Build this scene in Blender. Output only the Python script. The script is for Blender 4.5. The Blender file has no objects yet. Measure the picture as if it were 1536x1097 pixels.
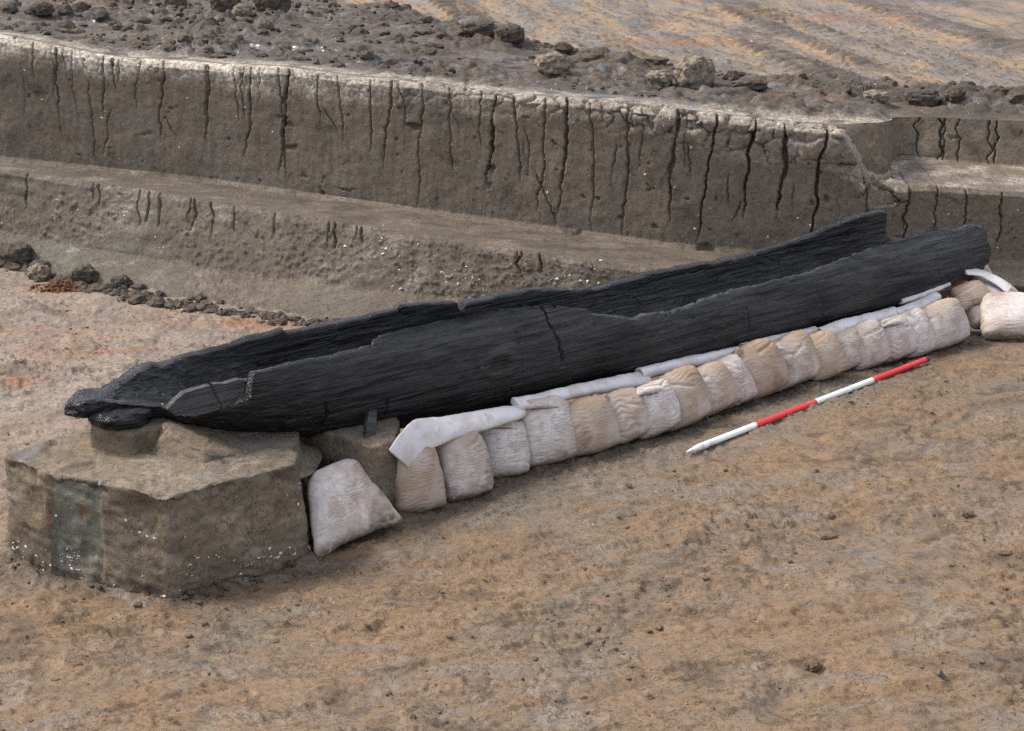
import bpy, bmesh, math, random
import numpy as np
from mathutils import Vector, Matrix

# ------------------------------------------------------------------ camera, sky, sun, exposure
SC = bpy.context.scene
COL = SC.collection
R = math.radians
cam = bpy.data.cameras.new('camera'); cam.lens = 60.0; cam.sensor_width = 36.0
cam.clip_start = 0.1; cam.clip_end = 2000.0
camo = bpy.data.objects.new('camera', cam); COL.objects.link(camo)
camo.location = (0, 0, 3.32); camo.rotation_euler = (R(70), 0, 0)
SC.camera = camo

SUN_EL, SUN_AZ = 49.0, 286.0          # azimuth clockwise from +Y: the light comes from behind the trench, left
W = bpy.data.worlds.new('World'); SC.world = W; W.use_nodes = True
wn = W.node_tree.nodes; wl = W.node_tree.links
bg = wn['Background']; sky = wn.new('ShaderNodeTexSky'); sky.sky_type = 'NISHITA'
sky.sun_disc = False; sky.sun_elevation = R(SUN_EL); sky.sun_rotation = R(SUN_AZ)
sky.air_density = 1.0; sky.dust_density = 4.0; sky.ozone_density = 0.6
bg.inputs['Strength'].default_value = 0.115
veil = wn.new('ShaderNodeMix'); veil.data_type = 'RGBA'; veil.inputs[0].default_value = .5   # thin even cloud over the blue
veil.inputs[7].default_value = (7.0, 7.3, 7.9, 1)
wl.new(sky.outputs[0], veil.inputs[6]); wl.new(veil.outputs[2], bg.inputs['Color'])
sun = bpy.data.lights.new('sun', 'SUN'); sun.energy = 2.4; sun.angle = R(13); sun.color = (1.0, .95, .87)
suno = bpy.data.objects.new('sun', sun); COL.objects.link(suno)
_d = Vector((math.sin(R(SUN_AZ))*math.cos(R(SUN_EL)), math.cos(R(SUN_AZ))*math.cos(R(SUN_EL)), math.sin(R(SUN_EL))))
suno.rotation_euler = _d.to_track_quat('Z', 'Y').to_euler(); suno.location = (-6, 4, 9)
SC.view_settings.view_transform = 'Standard'; SC.view_settings.look = 'None'
SC.view_settings.exposure = 0.94; SC.view_settings.gamma = 1.0
SC.view_settings.use_curve_mapping = False
SC.cycles.sample_clamp_direct = 2.2; SC.cycles.sample_clamp_indirect = 3.0
SC.cycles.use_denoising = False                 # keep the fine grain of soil and wood

# ------------------------------------------------------------------ noise
_rs = np.random.RandomState(7)
_PERM = np.tile(_rs.permutation(256), 3).astype(np.int32)
_G = _rs.normal(size=(256, 3)).astype(np.float32); _G /= np.linalg.norm(_G, axis=1)[:, None]
def pn(x, y, z=0.0, seed=0):
    """gradient noise, about -1..1"""
    flat2 = np.ndim(z) == 0
    if flat2: z = float(np.round(z))-seed*3.31        # a whole slice: one layer is enough
    x = np.asarray(x, np.float32); y = np.asarray(y, np.float32)
    z = np.broadcast_to(np.asarray(z, np.float32), x.shape)
    x, y = np.broadcast_arrays(x, y)
    shp = x.shape; x = x.ravel() + seed*17.13; y = y.ravel() + seed*7.77; z = z.ravel() + seed*3.31
    xi = np.floor(x).astype(np.int32); yi = np.floor(y).astype(np.int32); zi = np.floor(z).astype(np.int32)
    if flat2: zi = np.full(xi.shape, int(np.round(z[0])) if z.size else 0, np.int32)
    xf = x - xi; yf = y - yi; zf = z - zi
    if flat2: zf = zf*0
    u = xf*xf*xf*(xf*(xf*6-15)+10); v = yf*yf*yf*(yf*(yf*6-15)+10); w = zf*zf*zf*(zf*(zf*6-15)+10)
    X0 = xi & 255; Y0 = yi & 255; Z0 = zi & 255
    def g(dx, dy, dz):
        h = _PERM[_PERM[_PERM[(X0+dx) & 255] + ((Y0+dy) & 255)] + ((Z0+dz) & 255)]
        gg = _G[h]
        return gg[:, 0]*(xf-dx) + gg[:, 1]*(yf-dy) + gg[:, 2]*(zf-dz)
    def lay(dz):
        a = g(0, 0, dz); b = g(1, 0, dz); a += u*(b-a)
        c = g(0, 1, dz); d = g(1, 1, dz); c += u*(d-c)
        return a + v*(c-a)
    a = lay(0)
    if flat2: return (a*1.5).reshape(shp)
    b = lay(1)
    return ((a + w*(b-a))*1.5).reshape(shp)
def fbm(x, y, z=0.0, octs=4, seed=0, gain=.5, ridged=False):
    s = 0; a = 1.0; f = 1.0; t = 0
    for i in range(octs):
        n = pn(np.asarray(x)*f, np.asarray(y)*f, np.asarray(z)*f, seed+i*3)
        s = s + a*((1-2*np.abs(n)) if ridged else n); t += a; a *= gain; f *= 2.03
    return s/t
def worley(x, y, seed=0):
    x = np.asarray(x, np.float64); y = np.asarray(y, np.float64)
    xi = np.floor(x).astype(int); yi = np.floor(y).astype(int)
    f1 = np.full(x.shape, 9.); f2 = np.full(x.shape, 9.); idd = np.zeros(x.shape)
    for dx in (-1, 0, 1):
        for dy in (-1, 0, 1):
            cx = xi+dx; cy = yi+dy
            h = _PERM[_PERM[(cx+seed*13) & 255] + ((cy+seed*5) & 255)]
            h2 = _PERM[h+((cx*7+cy) & 255)]
            d = np.hypot(cx+.1+.8*h/255.-x, cy+.1+.8*h2/255.-y)
            nearer = d < f1
            f2 = np.where(nearer, f1, np.minimum(f2, d)); idd = np.where(nearer, h2/255., idd); f1 = np.where(nearer, d, f1)
    return f1, f2, idd
def sst(a, b, x):
    t = np.clip((x-a)/(b-a), 0, 1); return t*t*(3-2*t)
def bump(x, c, w): return np.exp(-((x-c)/w)**2)

# ------------------------------------------------------------------ mesh helpers
def link(o, parent=None):
    COL.objects.link(o)
    if parent is not None: o.parent = parent
    return o
def mesh_np(name, verts, quads, mat, smooth=True, tris=None, attrs=None):
    verts = np.ascontiguousarray(verts.reshape(-1, 3), np.float32)
    quads = np.asarray(quads, np.int32).reshape(-1, 4)
    tris = np.zeros((0, 3), np.int32) if tris is None else np.asarray(tris, np.int32).reshape(-1, 3)
    me = bpy.data.meshes.new(name)
    me.vertices.add(len(verts)); me.vertices.foreach_set('co', verts.ravel())
    nl = quads.size + tris.size; npoly = len(quads)+len(tris)
    me.loops.add(nl); me.loops.foreach_set('vertex_index', np.concatenate([quads.ravel(), tris.ravel()]))
    me.polygons.add(npoly)
    st = np.concatenate([np.arange(len(quads))*4, quads.size+np.arange(len(tris))*3]).astype(np.int32)
    me.polygons.foreach_set('loop_start', st)
    me.polygons.foreach_set('use_smooth', np.full(npoly, smooth))
    for k, a in (attrs or {}).items():
        a = np.asarray(a, np.float32).reshape(len(verts), -1)
        c = np.ones((len(verts), 4), np.float32); c[:, :a.shape[1]] = a
        at = me.attributes.new(k, 'FLOAT_COLOR', 'POINT'); at.data.foreach_set('color', c.ravel())
    me.update(calc_edges=True); me.validate()
    me.materials.append(mat)
    return me
def obj(name, me, parent=None):
    return link(bpy.data.objects.new(name, me), parent)
def grid_quads(n, m, wrap_m=False, wrap_n=False, flip=False):
    i = np.arange(n if wrap_n else n-1)[:, None]; j = np.arange(m if wrap_m else m-1)[None, :]
    i2 = (i+1) % n; j2 = (j+1) % m
    q = np.stack([i*m+j+0*i2, i2*m+j, i2*m+j2, i*m+j2], -1).reshape(-1, 4)
    return q[:, ::-1] if flip else q
def grid_normals(p):
    du = np.gradient(p, axis=0); dv = np.gradient(p, axis=1)
    n = np.cross(du, dv); return n/np.maximum(np.linalg.norm(n, axis=2, keepdims=True), 1e-9)
def tag(o, label=None, cat=None, group=None, kind=None):
    if label: o['label'] = label
    if cat: o['category'] = cat
    if group: o['group'] = group
    if kind: o['kind'] = kind
    return o
def empty(name, loc, rz=0):
    o = bpy.data.objects.new(name, None); o.location = loc; o.rotation_euler = (0, 0, rz); o.empty_display_size = .1
    return link(o)
_cs = {}
def cube_sphere(n):
    """unit cube surface grid: verts (N,3) in -1..1 and quads"""
    if n in _cs: return _cs[n]
    bm = bmesh.new(); bmesh.ops.create_cube(bm, size=2.0)
    bmesh.ops.subdivide_edges(bm, edges=bm.edges[:], cuts=n-1, use_grid_fill=True)
    bm.verts.ensure_lookup_table(); bm.normal_update()
    v = np.array([q.co[:] for q in bm.verts]); f = np.array([[w.index for w in q.verts] for q in bm.faces])
    bm.free(); _cs[n] = (v, f); return _cs[n]
def vert_normals(v, f):
    n = np.cross(v[f[:, 2]]-v[f[:, 0]], v[f[:, 3]]-v[f[:, 1]])
    out = np.zeros_like(v)
    for k in range(4): np.add.at(out, f[:, k], n)
    return out/np.maximum(np.linalg.norm(out, axis=1, keepdims=True), 1e-9)

# ------------------------------------------------------------------ material helpers
class NT:
    def __init__(s, name):
        s.m = bpy.data.materials.new(name); s.m.use_nodes = True; s.t = s.m.node_tree
        s.b = s.t.nodes['Principled BSDF']; s.co = s.t.nodes.new('ShaderNodeTexCoord').outputs['Object']
    def set(s, sock, v):
        if isinstance(v, bpy.types.NodeSocket): s.t.links.new(v, sock)
        elif v is not None: sock.default_value = v
    def map(s, scale=(1, 1, 1), rot=(0, 0, 0), src=None):
        n = s.t.nodes.new('ShaderNodeMapping'); n.inputs['Scale'].default_value = scale; n.inputs['Rotation'].default_value = rot
        s.set(n.inputs['Vector'], src or s.co); return n.outputs[0]
    def noise(s, scale, detail=5, rough=.55, vec=None, dist=0.0, off=None):
        n = s.t.nodes.new('ShaderNodeTexNoise'); s.set(n.inputs['Vector'], vec or s.co)
        n.inputs['Scale'].default_value = scale; n.inputs['Detail'].default_value = detail
        n.inputs['Roughness'].default_value = rough; n.inputs['Distortion'].default_value = dist
        return n.outputs['Fac']
    def vor(s, scale, feature='F1', out='Distance', vec=None, rnd=1.0):
        n = s.t.nodes.new('ShaderNodeTexVoronoi'); n.feature = feature; s.set(n.inputs['Vector'], vec or s.co)
        n.inputs['Scale'].default_value = scale; n.inputs['Randomness'].default_value = rnd
        return n.outputs[out]
    def rng(s, v, a, b, c=0.0, d=1.0, smooth=True):
        n = s.t.nodes.new('ShaderNodeMapRange'); n.interpolation_type = 'SMOOTHSTEP' if smooth else 'LINEAR'
        s.set(n.inputs[0], v)
        for i, q in enumerate((a, b, c, d)): n.inputs[i+1].default_value = q
        return n.outputs[0]
    def math(s, op, a, b=None):
        n = s.t.nodes.new('ShaderNodeMath'); n.operation = op; n.use_clamp = False
        s.set(n.inputs[0], a); s.set(n.inputs[1], b); return n.outputs[0]
    def mix(s, f, a, b):
        n = s.t.nodes.new('ShaderNodeMix'); n.data_type = 'RGBA'
        s.set(n.inputs[0], f)
        for i, q in ((6, a), (7, b)):
            s.set(n.inputs[i], q if isinstance(q, bpy.types.NodeSocket) else (*q, 1))
        return n.outputs[2]
    def attr(s, name):
        n = s.t.nodes.new('ShaderNodeAttribute'); n.attribute_name = name
        q = s.t.nodes.new('ShaderNodeSeparateColor'); s.t.links.new(n.outputs['Color'], q.inputs[0]); return q.outputs
    def bumpn(s, h, strength, dist, nrm=None):
        n = s.t.nodes.new('ShaderNodeBump'); n.inputs['Strength'].default_value = strength; n.inputs['Distance'].default_value = dist
        s.set(n.inputs['Height'], h); s.set(n.inputs['Normal'], nrm); return n.outputs[0]
    def done(s, col, rough, nrm=None, spec=.5, **kw):
        s.set(s.b.inputs['Base Color'], col if isinstance(col, bpy.types.NodeSocket) else (*col, 1))
        s.set(s.b.inputs['Roughness'], rough); s.set(s.b.inputs['Normal'], nrm)
        s.b.inputs['Specular IOR Level'].default_value = spec
        for k, v in kw.items(): s.b.inputs[k].default_value = v
        return s.m

def soil_material(name, base, alt, dark, warm, pale, tan=None, streak=False, wetness=.35, strata=False, grey=(.15, .135, .12), step=.35):
    """attribute mask: r pale dry crust, g second soil (tan), b wet dark soil;  mask2: r rust, g puddle, b grey-green clay"""
    t = NT(name); m = t.attr('mask'); m2 = t.attr('mask2')
    big = t.noise(1.3, 6, .6); mid = t.noise(7, 6, .6, dist=.6); fine = t.noise(38, 6, .65); grit = t.noise(170, 3, .6)
    c = t.mix(t.rng(big, .36, .64), base, alt)
    c = t.mix(t.rng(mid, .46, .72, 0, .6), c, warm)
    c = t.mix(t.rng(t.noise(4.1, 8, .68, dist=.8), .53, .66, 0, .7), c, dark)
    if strata:
        st = t.noise(5, 5, .6, vec=t.map((.12, .12, 2.2)))
        c = t.mix(t.rng(st, .45, .66, 0, .55), c, alt)
    if tan is not None:
        if streak:
            sv = t.map((1, 1, 1), (0, 0, R(-17)))
            s1 = t.noise(1.0, 7, .66, vec=t.map((2.0, .55, 1), src=sv), dist=.8); s2 = t.noise(1.0, 7, .68, vec=t.map((4.2, 1.1, 1), src=sv), dist=.8)
            tc = t.mix(t.rng(s1, .43, .57), tan[0], tan[1]); tc = t.mix(t.rng(s2, .47, .60, 0, .85), tc, tan[2])
        else:
            tc = t.mix(t.rng(mid, .4, .6), tan[0], tan[1]); tc = t.mix(t.rng(big, .5, .66, 0, .6), tc, tan[2])
        c = t.mix(m[1], c, tc)
    c = t.mix(m[2], c, dark)
    c = t.mix(m2[2], c, (.115, .122, .10))
    c = t.mix(m2[0], c, (.22, .075, .02))
    c = t.mix(t.math('MULTIPLY', m[0], t.rng(fine, .38, .6, .35, 1)), c, pale)
    # grain: every crumb has its own tone
    tone = t.rng(fine, .3, .72, .86, 1.12, False); tone2 = t.rng(grit, .3, .7, .86, 1.14, False)
    mul = t.t.nodes.new('ShaderNodeMix'); mul.data_type = 'RGBA'; mul.blend_type = 'MULTIPLY'; mul.inputs[0].default_value = 1
    cc = t.t.nodes.new('ShaderNodeCombineColor'); tt = t.math('MULTIPLY', tone, tone2)
    for i in range(3): t.t.links.new(tt, cc.inputs[i])
    t.t.links.new(c, mul.inputs[6]); t.t.links.new(cc.outputs[0], mul.inputs[7]); c = mul.outputs[2]
    fl = t.noise(52, 4, .7, vec=t.map((1, 1.5, 1.2))); dens = t.rng(t.noise(2.1, 4, .6), .35, .65, .15, 1)
    flk = t.math('MULTIPLY', t.rng(fl, .615, .66), dens); c = t.mix(t.math('MULTIPLY', flk, .8), c, dark)
    c = t.mix(t.math('MULTIPLY', t.rng(fl, .36, .31), .5), c, warm)
    damp = t.rng(t.noise(1.7, 7, .64, vec=t.map((1, 2.4, 1), (0, 0, R(-20))), dist=.7), .52, .64); c = t.mix(t.math('MULTIPLY', damp, .6), c, grey)
    # pale grit and shell specks
    sp = t.vor(46, 'F1'); sp2 = t.rng(t.noise(3.3, 3, .5), .52, .62)
    speck = t.math('MULTIPLY', t.rng(sp, .10, .075), sp2)
    c = t.mix(t.math('MULTIPLY', speck, .35), c, (.5, .45, .37))
    c = t.mix(m2[1], c, (.10, .095, .095))
    r = t.rng(t.noise(9, 5, .6), .35, .65, .95-wetness, .95); r = t.math('MULTIPLY', r, t.rng(damp, 0, 1, 1, .55))
    r = t.math('MINIMUM', r, t.rng(m2[1], .3, .8, 1, .12)); r = t.math('MINIMUM', r, t.rng(m[2], 0, 1, 1, .62))
    h = t.math('ADD', t.math('MULTIPLY', fine, .55), t.math('MULTIPLY', grit, .25))
    e1 = t.noise(13, 9, .64, vec=t.map((1, 1.25, 1)), dist=.3); e2 = t.noise(29, 8, .62)
    stp = t.math('ADD', t.math('MULTIPLY', t.rng(e1, .487, .513), .5), t.math('MULTIPLY', t.rng(e2, .60, .62), .9))
    h = t.math('ADD', h, stp); h = t.math('MULTIPLY', h, t.rng(m2[1], .2, .8, 1, .03))
    lin = t.math('MULTIPLY', t.rng(t.math('ABSOLUTE', t.math('SUBTRACT', e1, .503)), .010, .003), t.rng(t.noise(3.7, 3, .5), .45, .58))
    c = t.mix(t.math('MULTIPLY', lin, step), c, dark); c = t.mix(t.math('MULTIPLY', t.rng(e2, .60, .62), .30*step), c, warm)
    h = t.math('ADD', h, t.math('MULTIPLY', flk, .8))
    n = t.bumpn(h, .7, .014)
    t.t.links.new(t.rng(m2[1], .2, .8, .35, 1.0), t.b.inputs['Specular IOR Level'])
    return t.done(c, r, n, spec=.35)

M = {}
M['ground'] = soil_material('excavated_ground_soil', (.172, .109, .063), (.142, .103, .071), (.052, .035, .023), (.208, .126, .062), (.35, .29, .23),
                            tan=((.245, .187, .145), (.185, .150, .123), (.22, .14, .09)), wetness=.45, grey=(.155, .128, .104), step=.75)
M['wall'] = soil_material('cut_clay_face', (.152, .118, .086), (.130, .105, .081), (.055, .043, .033), (.174, .124, .080), (.62, .55, .46),
                          tan=((.130, .112, .087), (.112, .102, .083), (.140, .112, .080)), wetness=.25, strata=True, grey=(.12, .10, .078))
M['plateau'] = soil_material('stripped_upper_soil', (.072, .055, .043), (.092, .070, .052), (.036, .028, .023), (.105, .071, .045), (.42, .37, .30),
                             tan=((.25, .17, .10), (.165, .135, .11), (.105, .088, .075)), streak=True, wetness=.3, grey=(.115, .10, .088))
M['block'] = soil_material('block_clay', (.175, .132, .090), (.145, .114, .082), (.052, .040, .030), (.205, .145, .085), (.46, .39, .31), wetness=.4, strata=True, step=.65, grey=(.135, .108, .08))
def clod_material(name, a, b, rough=.9):
    t = NT(name); f = t.noise(30, 6, .65); c = t.mix(t.rng(f, .35, .65), a, b)
    c = t.mix(t.rng(t.noise(90, 3), .62, .70, 0, .25), c, (.3, .26, .2))
    return t.done(c, rough, t.bumpn(f, .9, .02), spec=.3)
M['clod'] = clod_material('dark_clod_soil', (.045, .035, .028), (.10, .078, .058))
M['clod_pale'] = clod_material('pale_clod_soil', (.10, .08, .06), (.26, .21, .155))
M['rust'] = clod_material('rust_orange_soil', (.085, .034, .015), (.18, .072, .027))
M['crumb'] = clod_material('crumb_soil', (.075, .055, .038), (.17, .115, .07))
M['flake'] = clod_material('shell_white', (.5, .46, .4), (.66, .62, .55), .6)

# ------------------------------------------------------------------ terrain: excavated ground
_cp = np.array([(.86, 7.76, 0), (2.35, 9.11, 0), (-2.2, 6.77, -.12), (-1.44, 6.46, -.13), (-.94, 6.83, -.11), (-.4, 7.2, -.06), (.4, 7.8, -.02),
    (1.6, 8.75, 0), (2.6, 9.45, 0.0), (3.2, 9.7, -.03), (3.2, 9.15, .04), (3.6, 8.2, .09), (2.6, 7.2, .06), (1.5, 6.2, .03), (0, 5.6, .0), (-1.5, 5.5, -.06), (-3, 5.5, -.1),
    (3, 5, .08), (-2.9, 7.2, -.17), (-3.6, 8.6, -.2), (-2.6, 9.6, -.22), (-1.8, 10.5, -.25), (-3.5, 11.6, -.25), (0, 9.6, -.2), (1.2, 10.2, -.22), (2.4, 10.6, -.24),
    (3.6, 10.7, -.24), (-.8, 8.4, -.12), (.8, 8.9, -.1), (2, 9.9, -.15), (-6, 8, -.22), (6, 8, .1), (0, 2, .03), (-6, 12.5, -.27), (6, 11, -.24), (0, 12.5, -.28), (-4, 13.5, -.27), (4, 13, -.27)], float)
def _tps(r2): return .5*r2*np.log(r2+1e-12)
_n = len(_cp); _K = _tps(((_cp[:, None, :2]-_cp[None, :, :2])**2).sum(-1))+np.eye(_n)*.05
_Pm = np.c_[np.ones(_n), _cp[:, :2]]; _A = np.block([[_K, _Pm], [_Pm.T, np.zeros((3, 3))]])
_wt = np.linalg.solve(_A, np.r_[_cp[:, 2], 0, 0, 0])
def ground_base(x, y):
    x = np.asarray(x, float); y = np.asarray(y, float)
    xc = np.clip(x, -6.5, 6.5); yc = np.clip(y, 2, 14)
    s = _wt[_n]+_wt[_n+1]*xc+_wt[_n+2]*yc
    for k in range(_n): s = s+_wt[k]*_tps((xc-_cp[k, 0])**2+(yc-_cp[k, 1])**2)
    return s
_gx = np.linspace(-6.5, 6.5, 131); _gy = np.linspace(2, 14, 121); _gt = ground_base(*np.meshgrid(_gx, _gy))
def ground_fast(x, y):
    fx = np.clip((np.asarray(x, float)+6.5)/.1, 0, 129.999); fy = np.clip((np.asarray(y, float)-2)/.1, 0, 119.999)
    i = fx.astype(int); j = fy.astype(int); fx = fx-i; fy = fy-j
    return (_gt[j, i]*(1-fx)+_gt[j, i+1]*fx)*(1-fy)+(_gt[j+1, i]*(1-fx)+_gt[j+1, i+1]*fx)*fy
def axis(lo, hi, step, far, step_far=1.6):
    a = list(np.arange(lo, hi, step)); s = step*1.5
    l, r = [lo], [a[-1]]
    while l[-1] > -far: l.append(l[-1]-s); r.append(r[-1]+s); s *= step_far
    return np.array(l[:0:-1]+a+r[1:])
def build_ground():
    xs = axis(-3.95, 4.1, .0105, 60)
    ys = [5.2]
    while ys[-1] < 12.4: ys.append(ys[-1]+.0085*(ys[-1]/5.5)**1.35)
    ys = np.array([-40, -15, -5, 0, 2, 3.5, 4.3, 4.8, 5.0, 5.1]+ys+[12.6, 13, 14])
    X, Y = np.meshgrid(xs, ys)
    Z = ground_fast(X, Y)
    near = sst(4.3, 5.2, Y)*sst(-9, -5, X)*sst(9, 5, X)
    # drag direction of the machine bucket: slightly warped, along lower-left to upper-right
    wx = X+.25*fbm(X*.5, Y*.5, 0, 2, 3); wy = Y+.25*fbm(X*.5, Y*.5, 5, 2, 4)
    a = R(24); L = wx*math.cos(a)+wy*math.sin(a); T = -wx*math.sin(a)+wy*math.cos(a)
    h = .016*fbm(X*1.1, Y*1.1, 0, 3, 1)
    h += .013*fbm(L*1.6, T*6.5, 0, 4, 11)
    f1 = fbm(wx*2.6, wy*3.4, 0, 6, 21, .58)
    flake = sst(-.012, .018, f1); f2 = fbm(wx*5.2+9, wy*6.4, 0, 5, 31, .58); flake2 = sst(.10, .14, f2)
    h += .011*flake+.009*flake2
    rough = sst(-.1, .3, fbm(X*.9, Y*.9, 3, 3, 41))
    tb = fbm(X*9, Y*11, 0, 4, 51, .6, ridged=True)
    h += (.0012+.0035*rough)*tb
    cr = fbm(X*30, Y*30, 0, 2, 61)
    cr2 = fbm(X*16+3, Y*19, 0, 3, 63, .6); cr3 = fbm(X*7+5, Y*9, 0, 5, 65, .65)
    h += .013*sst(.33, .40, cr)*(.2+.8*rough)+.019*sst(.32, .38, cr2)*(.15+.85*rough)-.016*sst(-.32, -.38, cr2)*(.2+.8*rough)+.014*sst(.20, .25, cr3)*rough-.012*sst(-.24, -.30, cr3)*rough
    # small pits and boot scuffs
    for px, py, r, d in ((1.16, 5.68, .09, .035), (.25, 5.75, .06, .02), (-.55, 6.1, .05, .02), (1.0, 5.42, .12, .02), (-.12, 6.02, .05, .018), (2.0, 6.0, .06, .02), (-2.6, 8.1, .12, .02), (-2.9, 9.3, .14, .02)):
        rr = np.hypot(X-px, (Y-py))/r
        h += -d*np.exp(-rr**2)+d*.5*np.exp(-((rr-1.25)/.35)**2)*(.5+.8*f2)
    # long scrapes of the bucket edge, boot scuffs, and soil banked up against the foot of the block
    h += .010*sst(-.008, .012, fbm(L*.45+2, T*2.8, 0, 5, 112, .55))
    rb = np.random.RandomState(21)
    for i in range(34):
        px, py = rb.uniform(-2.6, 3.2), rb.uniform(5.4, 8.3); an = rb.uniform(0, 3.14); ca, sa = math.cos(an), math.sin(an)
        u_ = (X-px)*ca+(Y-py)*sa; v_ = -(X-px)*sa+(Y-py)*ca; rr = np.sqrt((u_/.13)**2+(v_/.05)**2)
        h += (-.012*np.exp(-rr**4)+.007*np.exp(-((rr-1.2)/.22)**2)*(.6+1.5*f2))*rb.uniform(.4, 1.1)
    dm = np.full(X.shape, 9.)
    for (ax, ay), (bx_, by_) in (((-2.12, 7.05), (-2.25, 6.88)), ((-2.25, 6.88), (-2.0, 6.66)), ((-2.0, 6.66), (-1.44, 6.45)), ((-1.44, 6.45), (-.9, 6.84)), ((-.62, 7.1), (-.48, 7.25))):
        tt_ = np.clip(((X-ax)*(bx_-ax)+(Y-ay)*(by_-ay))/((bx_-ax)**2+(by_-ay)**2), 0, 1); dm = np.minimum(dm, np.hypot(X-ax-tt_*(bx_-ax), Y-ay-tt_*(by_-ay)))
    h += .045*np.exp(-(dm/.055)**2)*(.75+.9*cr3+.5*f2)
    h *= near
    Z = Z+h
    P = np.stack([X, Y, Z], -1)
    back = sst(8.0, 9.3, Y-.55*X*0)*sst(1.0, -.6, X+.45*(Y-9)) * sst(.0, .8, (Y-7.0)-.62*(X+2.4)*-.2)
    tan = np.clip(back+.5*sst(-2.1, -2.6, X)*sst(6.6, 7.3, Y), 0, 1)
    # damp, darker soil where the block and the bags stand and along the trench foot
    dx, dy = X+.73, Y-7.8; q = -dx*.588+dy*.809; s = dx*.809+dy*.588
    wet = bump(q, -.66, .17)*sst(-.8, -.2, s)*sst(4.4, 3.6, s)*.75
    wet = np.maximum(wet, .8*np.exp(-((X+.95)/.6)**2-((Y-6.72)/.18)**2))
    wet = np.maximum(wet, .7*np.exp(-((X+1.75)/.5)**2-((Y-6.62+.32*(X+1.75))/.12)**2))
    wet = wet*sst(-.35, .25, fbm(X*3, Y*3, 0, 4, 71)+.1)
    wet = np.maximum(wet, .85*np.exp(-(dm/.075)**2)*sst(-.4, .2, fbm(X*6, Y*6, 0, 4, 73)+.1))
    wet = np.maximum(wet, .6*sst(.33, .40, cr)*near*(.2+.8*rough)); wet = np.maximum(wet, .7*sst(.32, .38, cr2)*near*(.2+.8*rough)); wet = np.maximum(wet, .5*sst(.18, .26, cr3)*near*rough); wet = np.maximum(wet, .6*sst(.012, .0, np.abs(f1+.008))*sst(-.05, .2, f2))
    wet = np.maximum(wet, .55*sst(.10, .35, fbm(wx*2.1, wy*3.6, 8, 6, 75, .6)))
    green = .4*sst(.14, .30, fbm(L*1.3+4, T*3.4, 0, 6, 81, .65))
    green = np.maximum(green, .35*bump(q, -.86, .2)*sst(-.3, .4, s)*sst(3.4, 2.4, s))
    rust = np.zeros_like(X)
    for px, py, rx, ry in ((-1.75, 10.55, .35, .12), (-3.1, 11.35, .25, .12), (-2.9, 9.4, .15, .08), (-2.5, 10.0, .25, .05), (-3.4, 8.3, .2, .1), (-3.2, 10.4, .3, .06)):
        rust = np.maximum(rust, .8*np.exp(-((X-px)/rx)**2-((Y-py)/ry)**2)*sst(-.2, .3, f1+.15))
    pale = .45*sst(.2, .45, fbm(wx*2.2, wy*4, 7, 4, 91))*(.4+.6*tan)
    mask = np.stack([pale, tan, wet], -1); mask2 = np.stack([rust, 0*X, green], -1)
    me = mesh_np('ground', P, grid_quads(len(ys), len(xs), flip=True), M['ground'], attrs={'mask': mask, 'mask2': mask2})
    o = obj('ground', me); tag(o, 'brown scraped clay floor of the excavation', kind='structure')
    return xs, ys, Z
GX, GY, GZ = build_ground()
def gz(x, y):
    i = int(np.clip(np.searchsorted(GX, x), 1, len(GX)-1)); j = int(np.clip(np.searchsorted(GY, y), 1, len(GY)-1))
    return float(GZ[j, i])

# ------------------------------------------------------------------ terrain: trench bank and the upper ground
def tab(x, pts, k):
    p = np.array(pts); return np.interp(x, p[:, 0], p[:, k])
BASE = [(-8, 14.6), (-3.77, 12.09), (-3.12, 11.5), (-2.35, 11.08), (-1.62, 10.75), (-1.09, 10.6), (-.3, 10.45), (.6, 10.42), (1.6, 10.6), (3.29, 10.95), (8, 11.2)]
EDGE = [(-8, 14.2, .42), (-3.8, 12.41, .35), (-2.57, 11.91, .30), (-1.61, 11.5, .25), (-.58, 11.1, .19), (.88, 10.67, .10), (2.1, 10.78, .0), (3.4, 10.9, -.06), (8, 11.0, -.1)]
BACK = [(-8, 14.0, .42), (-3.89, 12.73, .35), (-2.31, 12.34, .28), (-.61, 11.76, .19), (1.06, 11.22, .10), (2.16, 11.04, .05), (3.45, 11.04, .02), (8, 11.1, .0)]
RIM = [(-8, 1.45), (-3.82, 1.26), (-2.99, 1.14), (-2.12, 1.12), (-1.61, 1.13), (-1.12, 1.10), (-.6, 1.09), (-.13, 1.05), (.37, 1.04), (1.04, 1.01), (1.48, .97), (2.08, .93), (2.48, .94), (8, .9)]
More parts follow.
